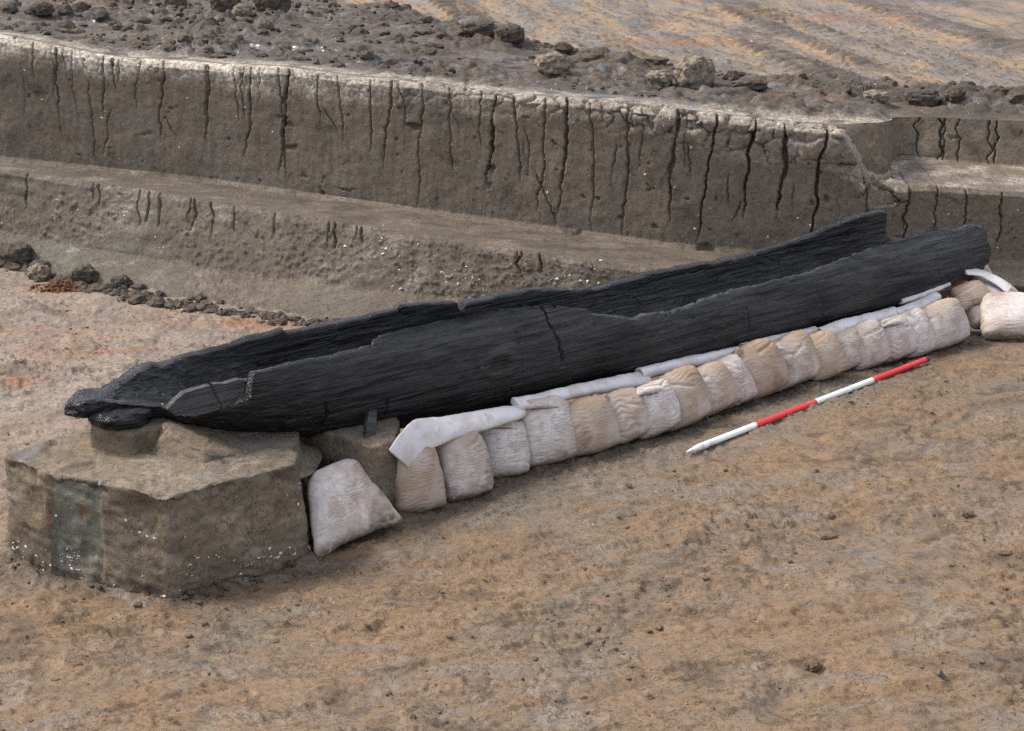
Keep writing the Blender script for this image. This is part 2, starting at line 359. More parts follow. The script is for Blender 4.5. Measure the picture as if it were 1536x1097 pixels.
CRACKS = [  # x, how far down (0 rim .. 1 foot), width, depth, drift
    (-3.62, .35, .010, .04, .02), (-3.40, .62, .018, .07, -.02), (-3.25, .55, .009, .03, .05), (-2.98, .75, .020, .08, -.06), (-2.93, .35, .034, .10, .0), (-2.72, .5, .010, .04, -.05),
    (-2.55, .8, .017, .07, -.07), (-2.2, .97, .026, .10, -.05), (-2.0, .3, .012, .05, .03), (-1.86, .9, .013, .06, -.06), (-1.66, .85, .012, .04, .04), (-1.55, .95, .028, .11, -.12), (-1.36, .45, .014, .06, .0), (-1.2, .9, .010, .04, .03),
    (-1.05, .8, .012, .05, -.02), (-.85, .95, .016, .06, -.09), (-.78, .5, .018, .06, .05), (-.6, .9, .012, .05, -.05), (-.42, .7, .010, .04, .02), (-.13, .97, .030, .12, -.12), (.02, .7, .011, .04, .06), (.2, .9, .012, .05, -.03), (.4, .98, .022, .09, -.09),
    (.55, .95, .014, .06, .03), (.78, .95, .022, .09, -.06), (1.10, .9, .026, .10, -.08), (1.36, .97, .016, .08, -.1), (1.62, .95, .022, .1, -.06), (1.8, .97, .034, .13, -.02), (2.1, .95, .024, .1, -.1),
    (2.36, .9, .014, .06, .05), (2.62, .97, .018, .08, .0), (2.9, .85, .010, .05, -.03), (3.05, .95, .016, .07, .03), (3.3, .97, .018, .08, -.02), (3.5, .6, .012, .05, .0)]
def build_bank():
    xs = axis(-4.15, 4.15, .0078, 40)
    rnd = np.random.RandomState(5)
    n = len(xs)
    yb = tab(xs, BASE, 1); zb = ground_base(xs, yb)-.02
    ye, ze = tab(xs, EDGE, 1), tab(xs, EDGE, 2); yk, zk = tab(xs, BACK, 1), tab(xs, BACK, 2)
    zr = tab(xs, RIM, 1)
    ye = ye+.03*fbm(xs*1.5, 0*xs, 0, 3, 3)
    b = sst(2.12, 2.45, xs)                    # on the right the face is cut down to a shelf
    y4 = yk+.09+(-.03)*b; z4 = zr*(1-b)+b*np.interp(xs, [2.1, 2.32, 2.81, 3.42], [.52, .56, .545, .51])
    b2 = sst(2.45, 2.75, xs)
    y5 = (yk+.15)*(1-b2)+b2*np.interp(xs, [2.4, 2.9, 3.6, 8], [11.85, 11.85, 11.7, 11.6]); z5 = z4+.015*(1-b)+.035*b
    y6 = y5+.09; z6 = zr*(1-b2)+b2*.84+.005
    keys = [(yb-.35, zb-.12), (yb, zb), (yb+.60*(ye-yb), zb+.30*(ze-zb)), (ye-.03, ze-.02), (ye+.03, ze+.004), (yk-.02, zk), (yk+.015, zk+.03), (y4-.012, z4-.03), (y4+.02, z4), (y5, z5), (y6, z6)]
    counts = [6, 16, 44, 5, 26, 4, 108, 7, 14, 26]
    rows = []; par = []
    for k, c in enumerate(counts):
        for j in range(c):
            t = j/c; rows.append((keys[k][0]*(1-t)+keys[k+1][0]*t, keys[k][1]*(1-t)+keys[k+1][1]*t)); par.append((k, t))
    rows.append(keys[-1]); par.append((10, 0.))
    m = len(rows)
    Y = np.array([r[0] for r in rows]); Z = np.array([r[1] for r in rows]); X = np.broadcast_to(xs, Y.shape)
    P = np.stack([X, Y, Z], -1).astype(np.float64)
    # a shallow sweep where the digger bucket smoothed the foot
    seg = np.array([p[0] for p in par])[:, None]*np.ones(Y.shape, int); tt = np.array([p[1] for p in par])[:, None]*np.ones(Y.shape)
    N = grid_normals(P); 
    # orient towards the viewer / up
    N = np.where((N[..., 2:3]-N[..., 1:2]) < 0, -N, N)
    vis = sst(-6.5, -4.5, X)*sst(6.5, 4.5, X)
    up = (seg == 6)*1.0
    hgt = np.where(seg < 6, 0, np.where(seg == 6, tt, 1.0))       # 0 foot .. 1 rim of the upper face
    dep = .022*fbm(X*1.3, Z*1.6, Y*.8, 4, 7)+.008*fbm(X*6, Z*6, Y*6, 4, 17)+.0035*fbm(X*24, Z*18, Y*24, 3, 27)
    dep = dep+.006*fbm(X*16, Z*3, Y, 3, 37)*up                      # vertical spade marks
    # spalled hollows in the face
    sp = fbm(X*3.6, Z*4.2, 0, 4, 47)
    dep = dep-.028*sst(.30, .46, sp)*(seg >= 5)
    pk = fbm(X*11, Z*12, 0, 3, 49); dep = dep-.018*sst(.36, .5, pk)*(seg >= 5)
    # lower bank: clinging crumbs and lumps over smoothed clay
    low = ((seg >= 1) & (seg <= 3))*1.0
    lump = sst(-.15, .3, fbm(X*1.2, Z*1.4, 4, 3, 57)+.30*sst(-3, -1.6, X)-.3*(seg == 1)+.15*(seg == 2)*tt)
    dep = dep+low*(.020*lump*np.maximum(fbm(X*9, Z*15, Y*9, 5, 67, .65), -.1)+.010*lump*sst(.2, .34, fbm(X*26, Z*26, Y*26, 2, 69)))+low*.012*fbm(X*5, Z*5, Y*5, 4, 68, .6)
    lay = np.sin((Z*26+2.5*fbm(X*.7, Z*2, 0, 3, 77))*2.2); dep = dep+low*.004*lay*(1-lump)
    dep = dep+.05*fbm(X*4, Y*4, Z*4, 5, 171, .6)*bump(X, 2.5, .45)*(seg >= 7)*sst(1., .6, (seg == 9)*tt)
    # shrinkage cracks
    crack = np.zeros(Y.shape)
    ZZ = np.where(seg == 6, tt, np.where(seg > 6, 1.0, -1.0))
    allc = list(CRACKS)
    for i in range(14): allc.append((rnd.uniform(-4.1, 4.1), rnd.uniform(.15, .6), rnd.uniform(.006, .010), rnd.uniform(.02, .045), rnd.uniform(-.06, .06)))
    for i in range(26):
        allc.append((rnd.uniform(-4.1, 4.1), rnd.uniform(.5, .95), rnd.uniform(.005, .009), rnd.uniform(.015, .035), rnd.uniform(-.06, .06), rnd.uniform(.15, .5)))
    for cr in CRACKS[::3]:                       # side branches
        f0 = rnd.uniform(.05, .6); sg = rnd.choice([-1, 1]); allc.append((cr[0]+cr[4]*f0-sg*.0, f0+rnd.uniform(.2, .45), cr[2]*.6, cr[3]*.6, sg*rnd.uniform(.15, .5), f0))
    for ci, cr in enumerate(allc):
        rnd_d = rnd.uniform(.45, 1.1); x0, down, w, d, dr = cr[:5]; x0 += rnd.uniform(-.05, .05); down *= rnd.uniform(.75, 1.15); start = cr[5] if len(cr) > 5 else -.1
        sel = np.abs(xs-x0) < .4; xx = X[:, sel]; f = 1-ZZ[:, sel]       # 0 rim .. 1 foot
        fr = f[:, :1]; fj = np.where(fr > 1.5, 0, fr)
        jig = .060*fbm(fj*2.6, fj*0+ci*1.7, 0, 4, 87)+.009*pn(fj*17, fj*0+ci*3.1, 0, 88)
        cx = x0+dr*(f-max(start, 0))+jig
        gap = .35+.65*sst(-.35, -.1, pn(fj*4, fj*0+ci*2.1, 0, 90))
        env = sst(down, down-.55, f)**.8*(f < 1.5)*(seg[:, sel] <= 8)*np.where(seg[:, sel] == 8, sst(.55, .0, tt[:, sel]), 1.)*gap*sst(start-.02, start+.12, f)
        ww = np.maximum(w*.52*(.12+.88*env**1.5)*(.55+.9*np.abs(pn(fj*7, fj*0+ci, 0, 89))), .0042)
        q = np.exp(-((xx-cx)/ww)**4)*np.minimum(1, env*3)
        crack[:, sel] = np.maximum(crack[:, sel], q*d*.85*rnd_d)
    # net of cracks that breaks the drying rim into blocks
    top = sst(.80, .97, hgt+.16*fbm(X*1.7, Z*2, 0, 3, 97)+.13*sst(0., 1.5, X)*sst(-.3, .2, fbm(X*1.1, 0*X, 0, 2, 96)+.2)) * (seg <= 8) * (X < 2.65)
    wxp = X+.11*fbm(X*5, Z*5, Y*5, 4, 99, .6); wzp = Z+.5*Y+.11*fbm(X*5, Z*5, Y*5+5, 4, 98, .6)
    f1, f2, cid = worley(wxp*6.3, wzp*7.5, 3)
    net = np.exp(-((f2-f1)/.055)**2)*top*(.35+.65*sst(-.5, 1.2, X))
    crack = np.maximum(crack, net*.030*sst(-.25, .2, fbm(X*4, Z*5, 0, 2, 95)))
    blk = (cid-.5)*.045*top*sst(-.8, 1.2, X)+.012*top*sst(.0, .35, f2-f1)*sst(-1.5, 1., X)
    g1, g2, gid = worley(wxp*3.6+7, wzp*4.2, 9)
    net2 = np.exp(-((g2-g1)/.028)**2)*sst(.05, .4, fbm(X*1.3, Z*1.7, 0, 3, 107))*up*.009*sst(.1, .5, fbm(X*3, Z*3, 0, 3, 108))
    crack = np.maximum(crack, net2)
    # the lower bank and the shelf riser have shorter ones
    for i in range(34):
        x0 = rnd.uniform(-4.1, 2.6) if i < 26 else rnd.uniform(2.7, 3.9); w = rnd.uniform(.006, .014); d = rnd.uniform(.03, .06)
        sel = np.abs(xs-x0) < .3; xx = X[:, sel]
        s_ = 2 if i < 26 else 9
        f = np.where(seg == s_, 1-tt, np.where((seg == 3) & (s_ == 2), 0., 2.))[:, sel]
        cx = x0+.04*pn(f*4, f*0+i*2.3, 0, 91)
        dn = rnd.uniform(.25, .6) if s_ == 2 else 1.1; w *= .55
        crack[:, sel] = np.maximum(crack[:, sel], np.exp(-((xx-cx)/w)**4)*sst(dn, dn-.25, f)*d)
    P = P+N*((dep+blk)*vis-crack*vis)[..., None]
    # masks
    crust = top*(.3+.7*sst(-.3, .25, fbm(X*7, Z*9, Y*7, 4, 117)))*(.25+.75*np.exp(-((f2-f1)/.22)**2)*sst(-1, 1, X)+.75*sst(.5, -1.5, X))
    crust = np.maximum(crust, ((seg == 7)+(seg == 8))*(.5+.5*sst(-.2, .3, fbm(X*5, Y*6, 0, 4, 127)))*sst(2.7, 2.3, X))
    crust = np.maximum(crust, .8*((seg == 8))*sst(2.3, 2.6, X)*sst(-.1, .3, fbm(X*4, Y*6, 0, 3, 129)))
    crust = np.maximum(crust, .22*((seg == 3) | (seg == 4))*sst(.1, .35, fbm(X*3, Y*5, 0, 4, 128)))
    crust = crust*(1-np.clip(crack*40, 0, 1))*(.55+.35*sst(-1., -2.2, X))
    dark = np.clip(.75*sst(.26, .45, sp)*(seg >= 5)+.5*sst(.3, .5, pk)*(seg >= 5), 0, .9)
    dark = np.maximum(dark, (.38+.4*sst(-.1, .3, fbm(X*3, Y*7, 0, 5, 139)))*((seg == 4) | (seg == 3))); dark = np.maximum(dark, low*(.25+.3*sst(-.2, .3, fbm(X*2, Z*6, Y*2, 5, 141)))); dark = np.maximum(dark, low*lump*.75*sst(-.1, .3, fbm(X*9, Z*9, Y*9, 3, 137)))
    green = .35*sst(-.1, .4, fbm(X*1.1, Z*4, 0, 3, 147))*(seg <= 2)*(1-lump)
    tan = np.clip(low*(1-lump)*.7*sst(-1., -2.4, X)+.3*(seg == 6)*sst(.3, .0, hgt), 0, 1)
    mask = np.stack([crust, tan, dark], -1)
    rust = .6*sst(.3, .5, fbm(X*2.2, Z*3, 9, 4, 157))*(seg >= 1)
    mask2 = np.stack([rust*.12, 0*Y, green], -1)
    me = mesh_np('trench_bank', P, grid_quads(m, n, flip=True), M['wall'], attrs={'mask': mask, 'mask2': mask2})
    tag(obj('trench_bank', me), 'cracked brown clay face of the trench with a step', kind='structure')
    return xs, P[-1], P, N, seg*np.ones_like(X), hgt*np.ones_like(X)
BXS, BTOP, BP, BN, BSEG, BH = build_bank()

YB = [(-6, 18), (-4, 17), (-1, 15.9), (-.35, 14.7), (.4, 13.95), (1.5, 13.15), (2.6, 12.85), (4, 12.6), (8, 12.4)]
def build_plateau():
    xs = BXS[::2]; top = BTOP[::2]
    dy = [0.0]
    while dy[-1] < 5.2: dy.append(dy[-1]+.013+.004*dy[-1])
    dy += [5.5, 6, 7, 9, 13, 20, 35, 70, 140, 300]
    dy = np.array(dy)[:, None]
    X = np.broadcast_to(xs, (len(dy), len(xs))).astype(float); Y = top[:, 1]+dy
    zf = np.interp(X, [-5, -3, 0, 2, 4], [1.16, 1.09, 1.0, .93, .88])
    Z = top[:, 2]*(1-sst(0, .8, dy))+zf*sst(0, .8, dy)
    yb = tab(X, YB, 1)+.35*fbm(X*1.2, Y*1.2, 0, 4, 3)
    dark = sst(.25, -.25, Y-yb)
    vis = sst(-6.5, -4.5, X)*sst(6.5, 4.5, X)*sst(7, 5, dy)
    ramp = sst(0, .35, dy)
    lumpy = dark*(.35+.65*sst(-.2, .3, fbm(X*.9, Y*.9, 2, 3, 13)))
    h = .04*fbm(X*1.1, Y*1.1, 0, 3, 23)
    cl = fbm(X*5, Y*5, 0, 5, 33, .6, ridged=True)
    h = h+lumpy*(.06*np.maximum(cl-.1, 0)+.03*fbm(X*13, Y*13, 0, 3, 43)+.035*sst(.15, .4, fbm(X*4, Y*4, 0, 3, 45)))
    f1, f2, cid = worley(X*7, Y*7, 4); h = h+lumpy*.035*(cid > .72)*sst(.0, .25, f2-f1)
    # tracks of the digger on the tan ground
    t = 1-dark
    c = X*.955+Y*.295; al = -X*.295+Y*.955
    rut = np.sin(c*2*math.pi/.62+1.4*pn(al*.25, c*.4, 0, 53)); 
    tr = fbm(c*1.7, al*.12, 0, 3, 54)
    h = h+t*(.030*np.tanh(3.5*tr)+.016*fbm(c*8, al*.5, 0, 4, 55)+.020*sst(.0, .15, tr)*np.sin(al*2*math.pi/.17+2*pn(c*2, al*.4, 0, 56))*sst(-.25, .1, fbm(c*1.2, al*.4, 0, 2, 58))+.014*fbm(X*11, Y*11, 0, 4, 57, .65)+.012*sst(.25, .35, fbm(X*16, Y*16, 0, 2, 59)))
    pud = np.zeros_like(X)
    for px, py, rx, ry in ((-1.95, 13.55, .65, .2), (-.75, 13.0, .6, .18), (-3.6, 14.6, .4, .1), (-1.4, 12.85, .35, .08), (-.3, 12.9, .45, .08), (-2.6, 13.3, .35, .09), (.25, 13.3, .4, .07)):
        pud = np.maximum(pud, np.exp(-((X-px)/rx)**2-((Y-py)/ry)**2)+.5*fbm(X*5, Y*8, 0, 3, 63)-.15)
    pud = sst(.30, .42, pud)*dark
    h = h*(1-.9*pud)-.02*pud
    Z = Z+h*vis*ramp
    Z = Z+.0
    P = np.stack([X, Y, Z], -1)
    pale = sst(.3, 0, dy)*.9*sst(-.35, .1, fbm(X*5, Y*8, 0, 4, 73))*sst(2.9, 2.4, X)
    pale = np.maximum(pale, .35*dark*sst(.2, .45, fbm(X*6, Y*6, 0, 4, 83)))
    wet = dark*.8*sst(-.25, .25, fbm(X*2.3, Y*2.3, 6, 4, 93)); wet = np.maximum(wet, t*.7*sst(.22, .36, fbm(X*16, Y*16, 0, 2, 59))); wet = np.maximum(wet, t*.6*sst(.1, .35, fbm(c*2.2, al*.7, 0, 5, 94, .65))); wet = np.maximum(wet, t*.7*sst(.06, .2, tr)*sst(-.4, .1, fbm(c*5, al*2, 0, 4, 97)))
    rust = np.zeros_like(X)
    for px, py, rx, ry in ((2.05, 12.05, .3, .06), (-4.1, 15.4, .55, .22), (3.3, 16.3, .5, .3), (1.5, 14.6, .6, .15)):
        rust = np.maximum(rust, np.exp(-((X-px)/rx)**2-((Y-py)/ry)**2)*sst(-.3, .2, fbm(X*6, Y*6, 0, 3, 95)))
    mask = np.stack([pale, t, wet], -1); mask2 = np.stack([.7*rust, pud, 0*X], -1)
    me = mesh_np('upper_ground', P, grid_quads(len(dy), len(xs), flip=True), M['plateau'], attrs={'mask': mask, 'mask2': mask2})
    tag(obj('upper_ground', me), 'stripped upper ground with dark clods, puddles and digger tracks', kind='structure')
    return P
PP = build_plateau()
def pz(x, y):
    i = int(np.clip(np.searchsorted(PP[0, :, 0], x), 0, PP.shape[1]-1)); j = int(np.clip(np.searchsorted(PP[:, i, 1], y), 0, PP.shape[0]-1))
    return float(PP[j, i, 2])

# ------------------------------------------------------------------ the log boat
BO = Vector((-.73, 7.80, 0)); BA = R(36)
E1 = Vector((math.cos(BA), math.sin(BA), 0)); E2 = Vector((-math.sin(BA), math.cos(BA), 0))
def bw(s, q, z): return BO+E1*s+E2*q+Vector((0, 0, z))
def wood_material(name, tint=(.005, .005, .006), tint2=(.016, .015, .016), brown=(.026, .017, .011)):
    t = NT(name)
    g1 = t.noise(1, 6, .6, vec=t.map((2.2, 34, 34)), dist=.5); g2 = t.noise(1, 5, .6, vec=t.map((6, 95, 95)), dist=.3)
    ck = t.noise(1, 4, .6, vec=t.map((26, 8, 14), (.2, .5, .1)), dist=1.0)
    dry = t.rng(t.noise(2.3, 5, .6, vec=t.map((.6, 1.6, 1.6))), .42, .66); st = t.rng(g1, .44, .56)
    c = t.mix(t.rng(g1, .38, .66), tint, tint2); c = t.mix(t.math('MULTIPLY', t.math('MULTIPLY', dry, st), .7), c, (.026, .026, .029))
    c = t.mix(t.rng(t.noise(3.0, 5, .6), .52, .70, 0, .6), c, brown)
    c = t.mix(t.rng(g2, .60, .74, 0, .35), c, (.075, .068, .06))
    c = t.mix(t.rng(g1, .40, .30, 0, .8), c, (.004, .004, .004))
    r = t.rng(t.noise(5, 4, .6), .35, .65, .5, .7)
    h = t.math('ADD', t.math('MULTIPLY', st, .55), t.math('ADD', t.math('MULTIPLY', t.rng(g2, .43, .55), .40), t.math('MULTIPLY', g1, .5)))
    h = t.math('ADD', h, t.math('MULTIPLY', t.rng(ck, .38, .48, 0, 1), .1))
    t.b.inputs['Coat Normal'].default_value = (0, 0, 0); hs = t.math('ADD', t.math('MULTIPLY', g1, 1.0), t.math('MULTIPLY', t.rng(g1, .40, .60), .35)); cn = t.bumpn(t.math('ADD', hs, t.math('MULTIPLY', h, .5)), .55, .014); t.t.links.new(t.rng(dry, 0, 1, .95, .5), t.b.inputs['Coat Weight']); t.t.links.new(t.rng(dry, 0, 1, .13, .24), t.b.inputs['Coat Roughness']); t.t.links.new(cn, t.b.inputs['Coat Normal'])
    return t.done(c, r, t.bumpn(h, .65, .014), spec=.08, **{'Coat IOR': 1.4})
M['wood'] = wood_material('waterlogged_black_oak')
M['wood2'] = wood_material('waterlogged_black_oak_fragment', (.022, .021, .021), (.050, .048, .047), (.05, .033, .022))

boat = empty('log_boat', BO, BA)
tag(boat, 'long black waterlogged dugout log boat resting on a clay block and sandbags', 'boat')
def build_hull():
    ss = np.linspace(-1.44, 4.22, 740)
    W_ = np.interp(ss, [-1.44, -1.38, -1.25, -1.05, -.8, -.4, .2, 1.2, 2.5, 3.6, 4.3], [.03, .075, .16, .25, .33, .375, .39, .385, .39, .40, .37])
    WN = np.interp(ss, [-1.44, -1.38, -1.25, -1.08, -1.06, -1.03, -.98, -.85, -.6, -.3, .2, 1.2, 2.5, 3.6, 4.3], [.03, .07, .10, .12, .17, .27, .31, .345, .375, .39, .40, .395, .40, .41, .38])
    QC = np.interp(ss, [-1.44, -1.0, -.5, 0, 4.3], [.08, .03, 0, 0, 0])
    ZB = np.interp(ss, [-1.44, -1.3, -1.1, -.9, -.6, -.3, .2, 1.0, 3.6, 4.1, 4.30], [.545, .505, .455, .385, .285, .205, .15, .12, .12, .15, .20])
    NEAR = [(-1.44, 0), (-1.06, 0), (-1.035, .48), (-1.01, .525), (-.95, .555), (-.879, .562), (-.79, .572), (-.772, .60), (-.763, .664), (-.75, .70), (-.416, .694), (-.12, .678), (-.10, .70), (-.044, .708), (.45, .70), (.85, .679), (.955, .662), (.972, .635), (.992, .655), (1.166, .612), (1.178, .592), (1.427, .524), (1.67, .511), (1.91, .519), (2.164, .535), (2.405, .527), (2.662, .53), (2.886, .546), (3.117, .561), (3.411, .575), (3.592, .583), (3.83, .596), (4.029, .572), (4.12, .58), (4.22, .562)]
    FAR = [(-1.44, .575), (-1.377, .575), (-1.254, .586), (-1.079, .618), (-.966, .624), (-.941, .608), (-.685, .604), (-.244, .622), (-.236, .602), (.062, .591), (.417, .598), (.423, .615), (.785, .57), (.80, .521), (.825, .521), (.842, .549), (1.27, .548), (1.55, .495), (1.742, .466), (2.181, .486), (2.812, .455), (3.366, .486), (3.705, .531), (3.80, .54), (3.871, .558), (4.034, .56), (4.22, .555)]
    ZN = np.interp(ss, *np.array(NEAR).T); ZF = np.interp(ss, *np.array(FAR).T)
    rag = .010*fbm(ss*7, 0*ss, 0, 4, 3)+.006*np.floor(2*fbm(ss*13, 0*ss+3, 0, 2, 5))/2
    rag2 = .012*fbm(ss*6, 0*ss+9, 0, 4, 4)+.010*np.floor(2.4*fbm(ss*10, 0*ss+7, 0, 2, 6))/2.4*sst(1.2, 1.8, ss)
    TB = .075; K1 = 64
    P = np.zeros((len(ss), 4*K1+2-2, 3))
    def side(w, zb, zr, k, hh=.30, n=K1):
        ph = np.linspace(0, math.pi/2, 60); e = 2/2.15
        q = list(w*np.sin(ph)**e); z = list(zb+hh-hh*np.cos(ph)**e)
        zm = zb+hh; zz = np.linspace(zm, zm+.45, 40)[1:]
        q += list(w*(1-k*(zz-zm)**2)); z += list(zz)
        q = np.array(q); z = np.array(z); keep = z < zr
        qr = np.interp(zr, z, q); q = np.r_[q[keep], qr]; z = np.r_[z[keep], zr]
        if len(q) < 2: q = np.array([0, qr]); z = np.array([zb, zr])
        a = np.r_[0, np.cumsum(np.hypot(np.diff(q), np.diff(z)))]; t = np.linspace(0, a[-1], n)
        return np.interp(t, a, q), np.interp(t, a, z)
    for i, s in enumerate(ss):
        w = W_[i]; zb = ZB[i]; th = min(.060, .42*w); tb = min(TB, .9*w+.01)
        fl = zb+tb
        zn = max(ZN[i]+rag[i]+.004, fl+.012); zf = max(ZF[i]+rag2[i], fl+.015)
        hh = .30*min(1, w/.3); tr_ = float(sst(1.1, 1.7, s)); kn = 5.4+1.2*tr_; kf = 1.3; wn_ = WN[i]; hn = (.29-.07*tr_)*min(1, wn_/.3)
        q1, z1 = side(wn_, zb, zn, kn, hn); q2, z2 = side(w, zb, zf, kf, hh)
        thn = th*(1+1.0*tr_)
        q3, z3 = side(w-th, fl, zf-.004, kf, hh*.86); q4, z4 = side(wn_-min(thn, .42*wn_), fl, zn-.004-.055*tr_, kn, hn*.86)
        out = np.r_[np.c_[-q1[::-1], z1[::-1]], np.c_[q2, z2][1:]]                # near rim .. far rim (2K-1)
        inn = np.r_[np.c_[q3[::-1], z3[::-1]], np.c_[-q4, z4][1:]]                # far rim .. near rim
        mf = (out[-1]+inn[0])/2+[0, .010*min(1, w/.2)]; mn = (out[0]+inn[-1])/2+[0, .012*min(1, w/.2)+.020*tr_]
        ring = np.r_[out, [mf], inn, [mn]]
        P[i, :, 0] = s; P[i, :, 1] = ring[:, 0]+QC[i]; P[i, :, 2] = ring[:, 1]
    n2 = 2*K1-1; L = 2*n2+2
    # the far side ends a little earlier than the near side
    k = sst(3.4, 4.3, P[..., 0]); P[..., 0] -= k*(P[..., 1]+.35)*.26+k*.04*sst(.5, .2, P[..., 2])
    P[..., 0] += k**6*.05*fbm(P[..., 1]*9, P[..., 2]*9, 0, 4, 8)
    Pw = np.concatenate([P[:, -1:], P, P[:, :1]], 1); N = grid_normals(Pw)[:, 1:-1]
    # orient outwards: outer part points away from the axis
    sgn = np.sign((N[350, n2//4]*[0, -1, 0]).sum()); N = N*sgn
    s, q, z = P[..., 0], P[..., 1], P[..., 2]
    wv = .35*fbm(s*1.5, q*3, z*3, 2, 13)
    d = .0115*fbm(s*2.2, q*22+wv*6, z*22+wv*6, 4, 14, .6)+.0045*fbm(s*5, q*58+wv*8, z*58+wv*8, 3, 15)+.007*fbm(s*1.6, q*5, z*5, 3, 16)
    # adze facets and oblique scratches
    sc = np.abs(pn(s*2.6+z*2.6, s*9-z*9+q*3, q*2, 18)); d -= .006*sst(.035, .0, sc)*sst(.0, .35, fbm(s*2, z*4, q*4, 2, 19))
    sc = np.abs(pn(s*4+z*3, q*7, z*1.4-s*.8, 28)); d -= .003*sst(.03, .0, sc)*sst(.05, .3, fbm(s*2.5+7, z*4, q*4, 2, 29))
    # long drying checks along the grain
    ch = pn(s*1.1, q*15+wv*4, z*15+wv*4, 24); d -= .009*sst(.035, .0, np.abs(ch))*sst(.0, .3, fbm(s*1.3, q*4, z*4, 2, 25))
    outer_near = np.zeros(L); outer_near[:K1] = 1
    def cut(s0, zlo, zhi, w, dd, lean):
        c = s0+lean*(z-zlo)+.012*pn(z*22, z*0+s0*9, 0, 31)
        return dd*np.exp(-((s-c)/w)**4)*sst(zlo-.01, zlo+.04, z)*sst(zhi+.02, zhi-.02, z)*outer_near
    for a in ((.93, .40, .75, .007, .03, -.10), (-.42, .34, .50, .005, .025, .02), (-.1, .3, .45, .004, .015, 0), (2.2, .3, .45, .004, .012, .05)): d = d-cut(*a)
    knot = np.hypot((s-.55)/.09, (z-.48)/.05); d += outer_near*(.012*np.exp(-(knot-1)**2*6)-.016*np.exp(-knot**2*2))
    for s0, z0, r in ((.55, .40, .05), (1.9, .38, .05), (3.0, .4, .06)):
        kn = np.hypot((s-s0)/r/1.6, (z-z0)/r); d -= outer_near*.01*np.exp(-kn**2*2)
    P = P+N*(d*sst(0, .12, s+1.44)[..., ] if False else d)[..., None]
    q_ = grid_quads(len(ss), L, wrap_m=True, flip=(sgn > 0))
    base = (len(ss)-1)*L; caps = []; tris = []
    for b0, fl in ((0, True), (base, False)):
        for k_ in range(n2-1):
            f = [b0+k_, b0+k_+1, b0+n2+1+n2-1-(k_+1), b0+n2+1+n2-1-k_]; caps.append(f[::-1] if fl else f)
        tris += [[b0+n2-1, b0+n2, b0+n2+1], [b0, b0+2*n2, b0+2*n2+1]]
    me = mesh_np('hull', P, np.r_[q_, np.array(caps)], M['wood'], tris=tris)
    return obj('hull', me, boat)
build_hull()

def lump_mesh(name, size, seed, mat, n=10, amp=.25, freq=1.6, flat=.0, square=3.0, attrs=None):
    v, f = cube_sphere(n); F = (np.abs(v)**square).sum(1)**(1/square); p = v/F[:, None]
    p = p*(1+amp*(.35 if name == 'soil_heap' else 0)*np.abs(fbm(p[:, 0]*9, p[:, 1]*9, p[:, 2]*9, 3, seed+5))+amp*fbm(p[:, 0]*freq, p[:, 1]*freq, p[:, 2]*freq, 3, seed)+amp*.35*fbm(p[:, 0]*freq*4, p[:, 1]*freq*4, p[:, 2]*freq*4, 2, seed+9))[:, None]
    if flat: p[:, 2] = np.maximum(p[:, 2], -flat)
    return mesh_np(name, p*np.array(size), f, mat, attrs=attrs)
def plank_mesh(name, pts, q0, th, mat, seed, lean=0.0):
    """polygon in (s,z), given thickness, filled with a fine grid clipped to the outline"""
    bm = bmesh.new(); vs = [bm.verts.new((s, 0, z)) for s, z in pts]; fc = bm.faces.new(vs)
    bmesh.ops.triangulate(bm, faces=[fc])
    for _ in range(4): bmesh.ops.subdivide_edges(bm, edges=[e for e in bm.edges if e.calc_length() > .02], cuts=1, use_grid_fill=False); bmesh.ops.triangulate(bm, faces=bm.faces[:])
    ret = bmesh.ops.extrude_face_region(bm, geom=bm.faces[:])
    for g in ret['geom']:
        if isinstance(g, bmesh.types.BMVert): g.co.y += th
    bmesh.ops.recalc_face_normals(bm, faces=bm.faces[:])
    co = np.array([v.co[:] for v in bm.verts])
    d = .006*fbm(co[:, 0]*8, co[:, 2]*30, co[:, 1]*30, 3, seed); d2 = .007*fbm(co[:, 0]*25, co[:, 2]*25, 2, 3, seed+1)
    zc = co[:, 2].mean()
    for i, v in enumerate(bm.verts): v.co.y += q0+d[i]+lean*(v.co.z-zc)+.9*(v.co.x+.9)**2*0; v.co.z += d2[i]; v.co.x += d2[i]*.6
    me = bpy.data.meshes.new(name); bm.to_mesh(me); bm.free(); me.materials.append(mat)
    for p in me.polygons: p.use_smooth = True
    me.set_sharp_from_angle(angle=R(40)); return me
o = obj('side_plank', plank_mesh('side_plank', [(-1.146, .605), (-1.10, .632), (-1.054, .650), (-.985, .655), (-.925, .660), (-.917, .62), (-.905, .556), (-.97, .553), (-1.029, .552), (-1.116, .575)], -.275, .035, M['wood2'], 3, .45), boat)
tag(o, 'split grey-black plank end of the near side at the bow')
o = obj('side_plank', plank_mesh('side_plank', [(-.912, .661), (-.85, .652), (-.79, .656), (-.735, .643), (-.725, .60), (-.727, .548), (-.81, .560), (-.893, .556), (-.900, .61)], -.275, .035, M['wood2'], 8, .45), boat)
for loc, size, rz, sd, mt in (((-1.25, -.02, .515), (.14, .09, .045), .15, 4, 'wood'), ((-1.35, .07, .565), (.12, .075, .05), .35, 21, 'wood')):
    o = obj('wood_fragment', lump_mesh('wood_fragment', size, sd, M[mt], 18, .26, 1.0, square=3.0), boat); o.location = loc; o.rotation_euler = (0, .1, rz)

